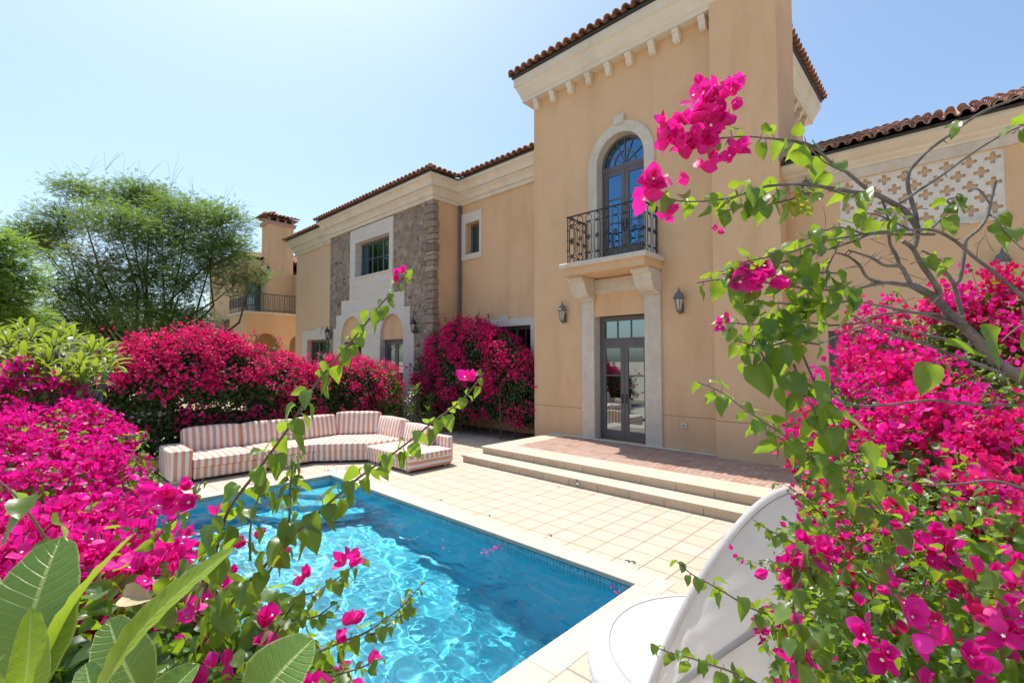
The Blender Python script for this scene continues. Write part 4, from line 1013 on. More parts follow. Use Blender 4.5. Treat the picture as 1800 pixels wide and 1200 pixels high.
        tot = L[-1]; s.stem.tube(C, [r0+(r1-r0)*l/tot for l in L], 7)
        if stem_only:
            for c_, c2 in zip(C[::2], C[1::2]):
                if random.random() < .35:
                    o_ = (Vector(unit(1)[0])).cross((c2-c_).normalized()).normalized(); rr = r0*.8; s.stem.tube([c_, c_+o_*(rr+.004), c_+o_*(rr+.014)+(c2-c_)*.15], [.0022,.0016,.0003], 4, cap=False)
            return C
        d = tot*t0 + leaf*.3; i = 0; ang = random.random()*6
        P_, Y_, Z_, S_ = [], [], [], []
        while d < tot:
            while L[i+1] < d: i += 1
            p = C[i].lerp(C[i+1], (d-L[i])/max(1e-6, L[i+1]-L[i])); tg = (C[i+1]-C[i]).normalized()
            ang += 2.4; f = d/tot
            a_ = tg.orthogonal().normalized(); b_ = tg.cross(a_); out = (a_*math.cos(ang)+b_*math.sin(ang))
            sz = leaf*(1-(1-tip)*max(0,(f-.45)/.55)**1.5 if taper else 1)*random.uniform(.72,1.18)
            pe = out*sz*.28 + Vector((0,0,sz*.05)) + tg*sz*.1
            dr = (out*.55 + Vector((0,0,-droop)) + tg*.25 + Vector((random.gauss(0,.25),random.gauss(0,.25),random.gauss(0,.2)))).normalized()
            if random.random() > noleaf:
                P_.append(p+pe); Y_.append(dr); Z_.append((out + Vector((random.gauss(0,.4),random.gauss(0,.4),.55+random.gauss(0,.3))))); S_.append(sz)
                if petiole: s.stem.tube([p, p+pe*.6, p+pe], [.0011,.0009,.0008], 4, cap=False)
            d += leaf*gap/dens*random.uniform(.6,1.2)
        if P_: s.leaf.add(hearts or HEARTS, np.array(P_), frames_dir(np.array(Y_), np.array(Z_)), np.array(S_))
        return C
    def flowers(s, x, y, d, n, rpx, size, toward=(0,0,.4)):
        """n florets around a photo point, spread rpx pixels"""
        c = np.array(at(x,y,d)); sg = rpx/FPX*d
        q = c + rng.normal(size=(n,3))*sg*.6; ax = (q-c)/max(sg,1e-4)*.5 + unit(n)*.5 + np.array(toward) - np.array(FW)*.35
        R_ = frames(ax, rng.random(n)*6.3); sz = size*rng.uniform(.75,1.15,n); s.bract.add(FLORETS, q, R_, sz)
        s.star.add([STAR], q + R_[:,:,2]*(sz*.42)[:,None], R_, sz*.10)

def surf(pts):
    """bush blobs whose sunny tops pass through the given (px, py, depth, radius) points"""
    out = []
    for x, y, d, r in pts:
        p = at(x, y, d); h = max(p.z, .3); rz = min(max(r*1.15, h*.5), h*.62)
        out.append((p.x, p.y, h-rz*.96, r, r, rz))
        if h-2*rz > .15: out.append((p.x, p.y, (h-rz)*.55, r*.9, r*.9, (h-rz)*.6))
    return out

# --- hedge behind the sofa
def hz_p(lo, hi, thr=0.0, seed=0.):
    return lambda p, n: np.clip((p[:,2]-lo)/(hi-lo), .0, 1)**1.3*np.clip(.62+1.5*wob(p*2.1, seed, 2.0)-thr, .03, 1)
bl = []
for y, x, h, r in ((-.6,-13.0,1.9,1.0),(.5,-12.9,2.0,.95),(1.35,-12.7,2.25,.8),(2.1,-12.75,2.75,.85),(2.8,-12.8,2.95,.85),(3.5,-12.85,2.85,.85),(4.2,-12.9,2.55,.85),(1.7,-13.3,2.55,.8),(3.1,-13.4,3.0,.8)):
    bl.append((x, y, h*.55, r, r*.9, h*.46)); bl.append((x+.1, y, h*.28, r*.85, r*.85, h*.36))
p = Plant('bougainvillea_bush', 'tallest bougainvillea behind the left end of the striped sofa, magenta above and dark green below', 'bougainvillea', None, (-12.8,2.5))
p.bush(bl, 26000, 1450, 20, .085, .058, .105, False, hz_p(.5,2.5,.05,.4), inner=3); p.stalks(bl, 16, None, .03); p.sprigs(bl, 150, .42, .085, .055); p.finish('leaf_dark', 'bract_red')
bl = []
for y, x, h, r in ((5.0,-13.1,2.3,.8),(5.8,-13.2,2.15,.8),(6.6,-13.3,2.2,.8),(7.3,-13.5,2.2,.8),(5.4,-14.0,2.1,.9)):
    bl.append((x, y, h*.55, r, r*.9, h*.46)); bl.append((x+.1, y, h*.28, r*.85, r*.85, h*.36))
p = Plant('bougainvillea_bush', 'magenta bougainvillea behind the curved corner of the striped sofa, below the neighbouring house', 'bougainvillea', None, (-13.2,6))
p.bush(bl, 15000, 850, 20, .085, .058, .105, False, hz_p(.2,2.1,.08,1.4), inner=3); p.stalks(bl, 12, None, .025); p.sprigs(bl, 130, .42, .085, .055); p.finish('leaf_dark', 'bract_red')
bl = []
for x, y, h, r in ((-14.5,8.0,2.35,.7),(-13.6,8.2,2.15,.65),(-12.9,8.0,1.9,.55),(-15.4,7.8,2.5,.8)):
    bl.append((x, y, h*.55, r, r*.9, h*.46)); bl.append((x, y, h*.28, r*.85, r*.85, h*.36))
p = Plant('bougainvillea_bush', 'sparser red flowered bougainvillea in front of the brown wall below the arched openings', 'bougainvillea', None, (-14,8))
p.bush(bl, 9000, 380, 18, .085, .058, .10, False, hz_p(.2,2.0,.1,2.4)); p.stalks(bl, 10, None, .02); p.sprigs(bl, 110, .42, .085, .055); p.finish('leaf', 'bract_red')
# --- bush in the alcove by the tower
bl = []
for x, y, h, r in ((-12.9,10.3,3.35,.75),(-12.1,10.2,3.55,.8),(-11.2,10.3,3.55,.8),(-10.4,10.4,3.3,.75),(-9.7,10.45,2.75,.6),(-9.3,10.5,2.2,.45),(-13.4,10.0,2.6,.6),(-11.6,9.9,2.6,.7)):
    bl.append((x, y, h*.66, r, r*.85, h*.34)); bl.append((x, y, h*.40, r*.8, r*.7, h*.27))
p = Plant('bougainvillea_bush', 'deep crimson bougainvillea growing against the peach wall in the shaded corner by the tower', 'bougainvillea', None, (-11.5,10.3))
p.bush(bl, 21000, 1350, 20, .08, .058, .105, False, hz_p(-.2,2.8,.05,3.1)); 
for i in range(7):
    x = -12.8+i*.55; a = Vector((x+random.uniform(-.1,.1),10.25,0)); p.stem.tube([a, a+Vector((random.uniform(-.1,.1),0,.5)), a+Vector((random.uniform(-.25,.25),.05,1.1)), a+Vector((random.uniform(-.4,.4),.05,2.0))], [.028,.024,.02,.012], 6)
for x in (-11.55,-9.75): p.stem.tube([(x,9.85,0),(x-.04,9.85,.7),(x-.1,9.9,1.5)], [.02,.017,.012], 6)
p.sprigs(bl, 110, .42, .08, .055); p.finish('leaf_dark', 'bract_red')
bl = [(-12.3,8.7,.45,.55,.5,.5),(-11.9,9.3,.5,.6,.5,.55)]
# --- frangipani plants
LANCE = [blade([0,.1,.3,.55,.8,.95,1],[0,.045,.10,.125,.085,.03,0],[0,.03,.10,.12,.06,-.03,-.08],.35,1), blade([0,.1,.3,.55,.8,.95,1],[0,.045,.09,.115,.085,.03,0],[0,.05,.16,.22,.20,.12,.06],.45,1)]
M['frangi_leaf'] = leaf_mat('frangipani_leaf', (.065,.12,.02), (.14,.19,.03), (.36,.46,.03), .40, .4)
M['frangi_dark'] = leaf_mat('frangipani_leaf_dark', (.03,.075,.02), (.06,.12,.03), (.2,.32,.03), .3, .38)
def frangipani(base, tips, leaf, label, mat, white=()):
    p = Plant('frangipani', label, 'frangipani', None, (base[0],base[1]))
    for t in tips:
        t = Vector(t); b_ = Vector((base[0]+random.gauss(0,.12), base[1]+random.gauss(0,.12), 0)); m = b_.lerp(t,.55) + Vector((random.gauss(0,.1),random.gauss(0,.1),.05))
        p.stem.tube([b_, b_.lerp(m,.6), m, m.lerp(t,.6)+Vector((0,0,.02)), t], [.035,.03,.024,.02,.017], 7)
        n = random.randint(13,18); P_, Y_, Z_, S_ = [], [], [], []
        for i in range(n):
            a = i*2.4; el = .95 - 1.35*(i/n) + random.gauss(0,.12); o = Vector((math.cos(a),math.sin(a),0))
            P_.append(t - Vector((0,0,.008*i)) + o*.015); Y_.append(o*math.cos(el)+Vector((0,0,math.sin(el)))); Z_.append(Vector((0,0,1))-o*.4*math.sin(el)); S_.append(leaf*random.uniform(.7,1.15))
        p.leaf.add(LANCE, np.array(P_), frames_dir(np.array(Y_), np.array(Z_)), np.array(S_))
    for w_ in white:
        q = np.array(w_) + rng.normal(size=(14,3))*.05; p.star.add([STAR], q, frames(unit(14)+[0,0,1], rng.random(14)*6), np.full(14,.035))
    p.finish(mat, 'bract', 'bark')
tp = [at(x,y,d) for x,y,d in ((15,600,5.0),(55,590,5.3),(95,607,5.0),(128,598,5.6),(160,615,5.4),(40,640,4.7),(85,640,4.8),(120,650,5.0),(165,655,5.0),(-30,610,5.0),(5,665,4.6),(60,672,4.9),(150,620,5.8),(190,645,5.5),(110,615,5.9),(25,625,5.7),(75,618,5.8),(-50,640,4.8),(35,578,5.9),(110,585,5.8),(140,640,4.9),(178,612,5.9),(65,655,4.7),(100,670,4.7),(145,668,4.8),(20,640,4.9),(195,628,6.0),(-10,585,5.5))]
frangipani(at(85,900,5.2)[:2], tp, .23, 'yellow green frangipani shrub with bare grey stems behind the pink hedge at the left', 'frangi_leaf', [at(132,603,5.3)])
tp = [(-12.2,8.6,1.35),(-11.9,8.9,1.1),(-12.5,8.9,1.0),(-12.1,8.4,.8),(-11.7,8.7,.7),(-12.5,8.5,.6)]
frangipani((-12.1,8.75), tp, .34, 'low dark green frangipani with white flowers between the sofa and the crimson bush', 'frangi_dark', [(-12.4,8.5,1.25),(-12.3,8.35,1.1)])

# --- pink hedge on the left, mid distance
pk = lambda p, n: np.clip(.15 + .8*n[:,2] + 1.5*wob(p*2.6, 2.2, 2.0), .03, 1)
bl = surf([(40,690,4.6,.6),(-60,660,4.8,.6),(130,745,4.3,.5),(40,755,3.7,.6),(140,800,3.6,.42),(165,785,3.9,.33),(10,850,2.9,.5),(100,855,2.9,.42),(158,858,3.0,.28),(-80,770,3.6,.6)])
p = Plant('bougainvillea_bush', 'broad hot pink bougainvillea left of the pool, covered almost wholly in blossom', 'bougainvillea', None, at(90,900,3.6)[:2])
p.bush(bl, 22000, 1650, 13, .055, .041, .055, False, pk, ft=FLORETS, lump=.30, lt=[LEAF_MID,HEARTS[1]]); p.stalks(bl, 12, None, .018); p.sprigs(bl, 120, .22, .055, .042)
for pts in (((225,850,3.0),(245,800,3.05),(258,770,3.1)),((235,870,2.9),(265,835,2.95),(280,838,2.9)),((205,770,3.6),(235,765,3.55),(262,762,3.5)),((230,800,3.4),(250,815,3.4))): p.shoot(pts, .004, .002, .05, .5, .5, tip=.7)
p.finish('leaf', 'bract', 'twig')
# --- near left bush: blossom above, grey green leaves below
bl = surf([(60,930,2.0,.32),(140,905,2.1,.32),(195,905,2.15,.24),(235,935,1.95,.2),(170,960,1.7,.25),(265,980,1.6,.18),(90,975,1.65,.25),(340,985,1.55,.15),(-60,930,1.9,.35)])
p = Plant('bougainvillea_bush', 'nearest left bougainvillea with large pink blossoms and long leafy shoots arching over the pool', 'bougainvillea', None, at(200,1100,1.6)[:2])
p.bush(bl, 5000, 300, 10, .06, .043, .055, True, lambda p, n: np.clip(.25+1.0*n[:,2]+.3*wob(p*4,1.,2.), .03, 1))
bl2 = surf([(350,1000,1.5,.15),(480,1075,1.32,.15),(560,1140,1.25,.11),(200,1030,1.4,.2),(320,1035,1.4,.2),(420,1045,1.38,.17),(300,1140,1.15,.2),(430,1150,1.2,.18),(130,1030,1.5,.22),(520,1180,1.15,.14),(60,1110,1.3,.25),(380,1220,1.0,.2),(520,1120,1.35,.12)])
p.bush(bl2, 10500, 30, 5, .058, .042, .04, True, lump=.22); p.stalks(bl+bl2, 26, None, .008); p.twigs(bl2, 120, .15)
D = 1.05
p.shoot([(360,1040,1.2),(375,985,1.1),(400,900,D),(450,830,D),(505,755,D),(545,690,D),(575,650,D),(630,585,D),(665,540,D),(690,512,D),(715,478,D)], .0045, .0016, .053, .30, .8, tip=.45)
p.shoot([(340,1150,1.15),(375,1105,1.1),(423,1037,D),(460,1000,D),(497,958,D),(556,904,D),(600,865,D),(640,832,D),(700,790,D),(770,735,D),(815,700,D),(850,655,D)], .0045, .0016, .052, .31, .8, tip=.4)
D = 1.15
for pts, lf in (([(560,1145,D),(607,1125,D),(641,1112,D),(673,1091,D),(708,1064,D),(732,1037,D),(748,1021,D)], .036),
                ([(650,1115,D),(668,1107,D),(700,1085,D),(732,1069,D)], .026), ([(560,1200,D),(588,1187,D),(633,1173,D),(673,1155,D)], .03),
                ([(480,1120,D),(500,1085,D),(527,1050,D),(561,1037,D),(588,1019,D),(607,1005,D),(625,992,D),(641,981,D)], .038),
                ([(500,1095,D),(529,1085,D),(556,1083,D),(583,1064,D),(594,1060,D)], .03), ([(265,960,1.3),(283,936,1.3),(309,911,1.3),(325,890,1.3),(346,862,1.3),(357,842,1.3)], .036),
                ([(470,1010,D),(500,960,D),(520,925,D),(548,905,D)], .032), ([(440,985,1.0),(440,930,1.0),(452,880,1.0),(470,840,1.0)], .05), ([(505,950,D),(510,890,D),(512,840,1.0),(525,800,D)], .035),
                ([(95,965,.95),(77,941,.95),(56,908,.95),(37,885,.95),(23,866,.95),(-5,842,.95)], .062)):
    p.shoot(pts, .003, .0012, lf, .5, .65, tip=.55)
for x, y, d, n, r_, sz in ((611,981,1.15,2,7,.036),(628,986,1.15,2,7,.03),(540,1015,1.15,3,6,.034),(601,1101,1.15,3,8,.04),(690,482,1.05,1,2,.024),(694,500,1.05,1,3,.028),(706,478,1.05,1,3,.024),(822,668,1.05,2,4,.03),
                       (378,905,1.25,1,3,.033),(300,868,1.3,4,14,.05),(330,880,1.3,4,12,.05),(470,1110,1.2,6,20,.046),(495,985,1.12,3,8,.036),(435,950,1.15,3,14,.036),(360,1060,1.25,5,22,.046),(545,1185,1.0,3,12,.05)):
    p.flowers(x, y, d, n, r_, sz)
p.finish('leaf_near', 'bract', 'twig')

# --- right hand bushes
pr_ = lambda p, n: np.clip(.10 + .6*n[:,2] + 1.3*wob(p*3.0, 4.2, 2.2), .02, 1)
bl = surf([(1480,700,4.0,.38),(1560,575,4.2,.5),(1630,535,4.3,.5),(1710,515,4.2,.5),(1795,485,4.2,.5),(1560,660,3.6,.4),(1660,640,3.4,.5),(1780,640,3.2,.5),(1540,760,3.2,.35),(1660,740,2.8,.45),(1790,740,2.6,.5),(1880,560,3.8,.7)])
p = Plant('bougainvillea_bush', 'tall pink bougainvillea in front of the low wing on the right, hiding its glazed door', 'bougainvillea', None, at(1680,800,3.6)[:2])
p.mixed = .45; p.bush(bl, 26000, 1250, 13, .055, .047, .065, False, lambda p, n: np.clip(.32 + .6*n[:,2] + 1.3*wob(p*2.4, 1.2, 2.2), .03, 1), ft=FLORETS, lump=.22, lt=[LEAF_MID,HEARTS[1]]); p.stalks(bl, 20, None, .015); p.twigs(bl, 160, .3); p.sprigs(bl, 170, .26, .055, .042); p.finish('leaf', 'bract', 'bark')
bl = surf([(1455,850,2.3,.25),(1540,800,2.5,.3),(1600,850,2.0,.3),(1740,830,1.85,.32),(1440,945,1.7,.2),(1560,950,1.55,.25),(1700,930,1.4,.27),(1810,900,1.4,.3),(1480,1060,1.3,.17),(1600,1070,1.2,.2),(1740,1060,1.05,.2),(1830,1050,1.0,.2),(1480,1170,1.1,.14),(1600,1195,1.05,.15),(1730,1190,1.0,.15),(1830,1190,.98,.16)])
p = Plant('bougainvillea_bush', 'nearest right bougainvillea with big magenta blossoms and leafy shoots reaching over the white daybed', 'bougainvillea', None, at(1640,1100,1.5)[:2])
p.mixed = .6; p.bush(bl, 14500, 250, 11, .042, .034, .042, True, pr_, lump=.24); p.stalks(bl, 34, None, .006); p.twigs(bl, 160, .16); p.sprigs(bl, 70, .15, .05, .038, 3)
D = 1.05
for pts, lf in (([(1380,1235,D),(1320,1194,D),(1284,1179,D),(1248,1167,D),(1212,1155,D),(1176,1146,D),(1142,1131,D)], .042),
                ([(1440,1115,1.15),(1380,1089,1.1),(1344,1077,D),(1314,1065,D),(1284,1047,D),(1248,1026,D),(1215,1008,D),(1190,986,D)], .046),
                ([(1440,985,1.3),(1398,957,1.25),(1380,945,1.25),(1350,930,1.25),(1323,912,1.25)], .033), ([(1430,1010,1.3),(1380,993,1.25),(1355,986,1.25),(1334,984,1.25)], .028),
                ([(1470,930,1.5),(1440,900,1.4),(1425,885,1.4),(1407,870,1.4),(1387,857,1.4)], .034), ([(1420,1150,1.0),(1400,1090,1.0),(1395,1050,1.0),(1410,1010,1.0)], .05), ([(1410,1200,.95),(1395,1150,.95),(1400,1110,.95)], .05)):
    p.shoot(pts, .003, .0012, lf, .42, .7, tip=.45)
for x, y, d, n, r_, sz in ((1390,990,1.3,12,20,.042),(1430,970,1.35,12,22,.042),(1375,1090,1.1,4,10,.038),(1395,1160,1.0,3,8,.038),(1590,1090,.95,4,18,.05),(1690,1150,.95,8,30,.043),(1780,1130,.95,8,30,.043),(1540,1120,1.0,6,22,.045),(1620,950,1.3,9,30,.046)):
    p.flowers(x, y, d, n, r_, sz)
p.finish('leaf_near', 'bract', 'twig')

# --- sparse woody bougainvillea tree leaning in from the right
p = Plant('bougainvillea_tree', 'sparse bougainvillea tree with bare grey branches leaning in from the right across the tower', 'bougainvillea', None, at(1960,1000,1.5)[:2])
d0 = 1.32
g_ = at(1960,1000,1.5); g_.z = 0
trunk = [(1900,760,1.45),(1830,695,1.4),(1800,667,1.38),(1770,650,1.36),(1740,625,1.35),(1717,597,1.34),(1693,573,d0),(1670,552,d0),(1644,524,d0),(1623,511,d0),(1602,500,d0)]
b_ = [g_, at(1965,900,1.5), at(1900,760,1.45)]; p.stem.tube(b_, [.034,.03,.026], 9)
p.shoot(trunk, .021, .010, .05, stem_only=True)
for pts, r0, r1 in (
    ([(1604,502,d0),(1581,499,1.3),(1551,497,1.28),(1507,507,1.25)], .009,.005), ([(1551,497,1.28),(1525,488,1.27),(1510,465,1.26),(1490,450,1.26),(1468,444,1.25)], .006,.003),
    ([(1646,526,d0),(1650,512,1.31),(1635,485,1.3),(1620,465,1.3),(1605,437,1.3),(1587,424,1.29)], .010,.007), ([(1605,439,1.3),(1610,427,1.3),(1612,410,1.3),(1610,380,1.3),(1602,352,1.3),(1596,327,1.3),(1597,305,1.3),(1610,287,1.3),(1635,262,1.3),(1665,240,1.3),(1725,198,1.3),(1785,174,1.3),(1840,150,1.3)], .008,.003),
    ([(1692,572,d0),(1691,559,1.33),(1684,527,1.34),(1677,501,1.34),(1662,478,1.34),(1640,452,1.34)], .009,.005), ([(1677,503,1.34),(1687,490,1.34),(1691,472,1.34),(1696,435,1.35),(1700,420,1.35),(1720,403,1.35),(1735,380,1.36),(1742,352,1.36),(1750,318,1.36)], .007,.005), ([(1740,358,1.36),(1720,333,1.36),(1702,336,1.36)], .004,.003),
    ([(1612,400,1.3),(1592,372,1.28),(1565,355,1.25),(1535,340,1.22),(1510,339,1.2),(1460,331,1.15),(1430,326,1.12),(1385,324,1.1),(1342,329,1.08),(1304,342,1.05),(1279,354,1.05),(1258,371,1.05)], .010,.002),
    ([(1537,341,1.22),(1515,325,1.2),(1485,300,1.17),(1460,285,1.14),(1435,262,1.12),(1410,250,1.1),(1360,244,1.06),(1308,240,1.02),(1267,244,1.0),(1240,248,1.0)], .006,.0016),
    ([(1582,357,1.27),(1612,337,1.28),(1660,305,1.3),(1705,272,1.3),(1757,240,1.3),(1830,205,1.3)], .005,.003),
    ([(1850,560,1.3),(1787,512,1.3),(1745,477,1.3),(1710,450,1.29),(1677,422,1.28),(1642,405,1.27),(1605,404,1.25),(1560,406,1.22),(1520,412,1.2),(1475,419,1.17),(1437,425,1.15)], .007,.003),
    ([(1642,412,1.28),(1585,412,1.25),(1535,411,1.22),(1500,424,1.2),(1460,437,1.17),(1405,452,1.12),(1367,464,1.1),(1330,478,1.08),(1270,482,1.06)], .005,.002),
    ([(1601,500,d0),(1592,482,1.31),(1582,468,1.3),(1555,466,1.28),(1530,452,1.27),(1492,440,1.25)], .008,.003), ([(1475,425,1.17),(1467,445,1.16),(1455,472,1.15),(1452,510,1.14)], .003,.002),
    ([(1582,468,1.3),(1575,448,1.3),(1565,430,1.29),(1562,408,1.28),(1560,380,1.27),(1550,350,1.26)], .006,.003), ([(1677,569,d0),(1637,557,1.3),(1591,546,1.28),(1535,535,1.25),(1502,528,1.22)], .006,.003),
    ([(1660,560,d0),(1647,552,1.3),(1586,549,1.28),(1537,555,1.25),(1502,569,1.22),(1460,572,1.2),(1420,580,1.16),(1370,598,1.12)], .005,.002), ([(1770,655,1.36),(1747,650,1.34),(1670,622,1.3),(1623,604,1.28),(1572,590,1.25),(1530,571,1.22),(1493,552,1.2)], .007,.003),
    ([(1707,606,1.34),(1642,592,1.3),(1588,578,1.28),(1542,571,1.25),(1500,578,1.22),(1440,605,1.18)], .005,.002), ([(1830,712,1.25),(1800,712,1.25),(1693,709,1.22),(1635,703,1.2),(1553,712,1.18),(1495,711,1.16),(1450,688,1.14),(1400,670,1.12)], .0045,.0035),
    ([(1820,865,1.35),(1750,845,1.35),(1690,850,1.35),(1640,853,1.35)], .005,.004)):
    p.shoot(pts, r0*.8, r1*.75, .05, stem_only=True)
def tw(): return random.uniform(-.04,.04)
for pts, lf, dn in (
    ([(1430,262,1.12),(1400,250,1.1),(1360,244,1.06),(1308,240,1.02),(1262,243,1.0)], .048, .75), ([(1480,300,1.17),(1450,285,1.14),(1425,262,1.12)], .058, 1.1), ([(1385,324,1.1),(1342,329,1.08),(1304,342,1.05),(1258,352,1.05),(1204,354,1.05),(1152,346,1.05)], .046, 1.3),
    ([(1430,335,1.12),(1390,350,1.1),(1340,362,1.08),(1300,364,1.06),(1262,378,1.05)], .044, 1.0), ([(1535,345,1.22),(1500,345,1.2),(1450,332,1.15)], .052, .6), ([(1437,425,1.15),(1400,440,1.12),(1360,450,1.1),(1310,460,1.08),(1268,478,1.06)], .048, 1.3),
    ([(1520,412,1.2),(1480,400,1.18),(1450,405,1.16),(1420,420,1.14)], .05, 1.2), ([(1600,404,1.25),(1560,385,1.22),(1530,375,1.2),(1505,385,1.2)], .05, 1.1), ([(1640,400,1.28),(1660,380,1.28),(1680,365,1.28)], .048, 1.3), ([(1620,440,1.3),(1640,450,1.3),(1660,462,1.3)], .055, 1.3),
    ([(1500,505,1.22),(1440,510,1.15),(1370,500,1.1),(1290,490,1.08),(1225,497,1.06)], .052, 1.2), ([(1500,528,1.22),(1420,535,1.15),(1340,530,1.1),(1285,520,1.08)], .052, 1.4), ([(1480,480,1.2),(1420,480,1.15),(1360,490,1.12)], .052, 1.4),
    ([(1460,572,1.2),(1400,565,1.14),(1330,570,1.1),(1272,566,1.08)], .05, 1.3), ([(1440,605,1.18),(1390,600,1.14),(1340,610,1.1),(1300,600,1.08)], .052, 1.4), ([(1430,540,1.16),(1380,560,1.12),(1330,590,1.1),(1310,640,1.08)], .05, 1.3), ([(1330,600,1.1),(1350,640,1.1),(1400,690,1.1),(1440,725,1.12)], .072, 1.2),
    ([(1405,610,1.14),(1440,690,1.14),(1480,770,1.16),(1530,850,1.18),(1575,945,1.2)], .075, 1.2), ([(1395,640,1.1),(1420,700,1.1),(1450,760,1.12)], .07, 1.1), ([(1560,920,1.2),(1500,858,1.15),(1440,812,1.1),(1400,782,1.08),(1360,752,1.06),(1310,720,1.05),(1270,690,1.04),(1228,672,1.04)], .045, 1.2), ([(1470,840,1.14),(1420,800,1.1),(1370,770,1.08),(1320,740,1.06)], .05, .8),
    ([(1740,378,1.36),(1752,385,1.34),(1768,410,1.32),(1800,440,1.3)], .05, .9), ([(1680,365,1.3),(1665,352,1.28),(1690,345,1.28)], .04, 1.2), ([(1670,622,1.3),(1650,630,1.25),(1640,640,1.22)], .085, .9), ([(1830,560,1.1),(1790,575,1.05),(1760,600,1.02)], .095, .9), ([(1835,225,1.25),(1800,220,1.2),(1780,235,1.2)], .055, 1.2), ([(1690,215,1.28),(1660,225,1.28)], .045, 1.2)):
    p.shoot(pts, .0028, .0013, lf, .5, .55, tip=.7, dens=dn)
for x, y, d, n, r_, sz in ((1222,205,1.0,13,26,.036),(1246,180,1.0,8,20,.036),(1212,262,1.0,12,26,.035),(1205,230,1.0,9,24,.035),(1235,232,1.0,8,22,.036),(1238,272,1.0,4,18,.034),(1296,165,1.0,4,8,.042),(1277,228,1.0,3,8,.038),(1287,265,1.0,3,7,.038),(1154,247,1.0,2,4,.032),(1168,220,1.0,2,4,.026),(1133,340,1.05,5,10,.042),(1148,327,1.05,4,6,.042),(1170,375,1.05,3,8,.032),(1308,494,1.08,9,16,.042),(1335,488,1.08,4,9,.038),(1270,566,1.08,4,7,.02),(1258,408,1.06,2,4,.018),(1450,700,1.4,8,40,.03)):
    p.flowers(x, y, d, n, r_, sz)
q = np.array([at(1407,345,1.08), at(1395,355,1.08), at(1412,362,1.09), at(1400,340,1.07)]); p.yellow.add(HEARTS[:3], q, frames_dir(np.array([[.1,0,-1.]]*4)+rng.normal(size=(4,3))*.3, -np.array([FW]*4)+rng.normal(size=(4,3))*.3), np.array([.052,.04,.035,.03]))
for i in range(30):      # fine dead twigs
    x, y = random.uniform(1440,1760), random.uniform(360,560); d = random.uniform(1.2,1.32); a = random.uniform(-.6,3.6)
    p.stem.tube([at(x,y,d), at(x+math.cos(a)*18+tw()*90, y-math.sin(a)*16, d+.01), at(x+math.cos(a)*38+tw()*200, y-math.sin(a)*38, d+.02)], [.0013,.001,.0006], 4, cap=False)
p.finish('leaf_near', 'bract', 'bark')

# --- big frangipani leaves in the near left corner, each a part
k = N('frangipani_blade'); c = k.n("TexCoord"); s_ = k.n("SeparateXYZ"); k.l(c.outputs["UV"], s_.inputs[0])
u = k.math('ABSOLUTE', k.math('SUBTRACT', s_.outputs[0], .5)); rib = k.ramp(u, [(0,(1,1,1)),(.018,(.9,.9,.9)),(.035,(0,0,0))])
vs = k.math('FRACT', k.math('ADD', k.math('MULTIPLY', s_.outputs[1], 17.0), k.math('MULTIPLY', u, -4.0))); vein = k.ramp(vs, [(0,(1,1,1)),(.06,(.4,.4,.4)),(.16,(0,0,0)),(.9,(0,0,0)),(1,(1,1,1))])
edge = k.ramp(u, [(.46,(0,0,0)),(.49,(1,1,1))])
oi = k.n("ObjectInfo"); fresh = k.ramp(oi.outputs["Random"], [(0,(.055,.165,.05)),(1,(.085,.205,.055))])
col = k.mix(k.math('MULTIPLY', vein, .28), fresh, (.22,.33,.10)); col = k.mix(rib, col, (.42,.52,.20)); col = k.mix(edge, col, (.38,.45,.18)); col = k.mix(k.ramp(k.noise(c.outputs['UV'], 7, 7, .7), [(.58,(0,0,0)),(.72,(.6,.6,.6))]), col, (.20,.26,.07)); col = k.mix(k.ramp(k.noise(c.outputs['UV'], 26, 3), [(.70,(0,0,0)),(.74,(.8,.8,.8))]), col, (.16,.13,.06)); k.base(col); k.set(Roughness=.3, Specular_IOR_Level=.55)
k.bump(k.math('ADD', k.math('MULTIPLY', vein, -1.0), k.math('MULTIPLY', k.noise(c.outputs["UV"], 40, 3), .3)), .45, .006)
tr = k.n("BsdfTranslucent"); k.l(k.mix(k.math('MULTIPLY', vein, .3), (.50,.68,.03), (.70,.80,.10)), tr.inputs[0]); mx = k.n("MixShader"); mx.inputs[0].default_value = .33; k.l(k.p.outputs[0], mx.inputs[1]); k.l(tr.outputs[0], mx.inputs[2]); k.l(mx.outputs[0], k.out.inputs[0])
M['blade'] = k.m
M['blade_backlit'] = k.m.copy(); yn = M['blade_backlit'].node_tree.nodes  # yellower copy: sunlight through the leaf put into the base colour
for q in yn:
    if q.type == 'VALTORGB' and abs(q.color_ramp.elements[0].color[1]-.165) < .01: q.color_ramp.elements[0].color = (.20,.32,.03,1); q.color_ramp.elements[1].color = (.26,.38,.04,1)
fr = empty('frangipani', at(120,1400,.75) * 1, 'large glossy frangipani leaves in the near left corner above the pink blossoms', 'frangipani')
fr.location.z = 0; FRO = Vector(fr.location)
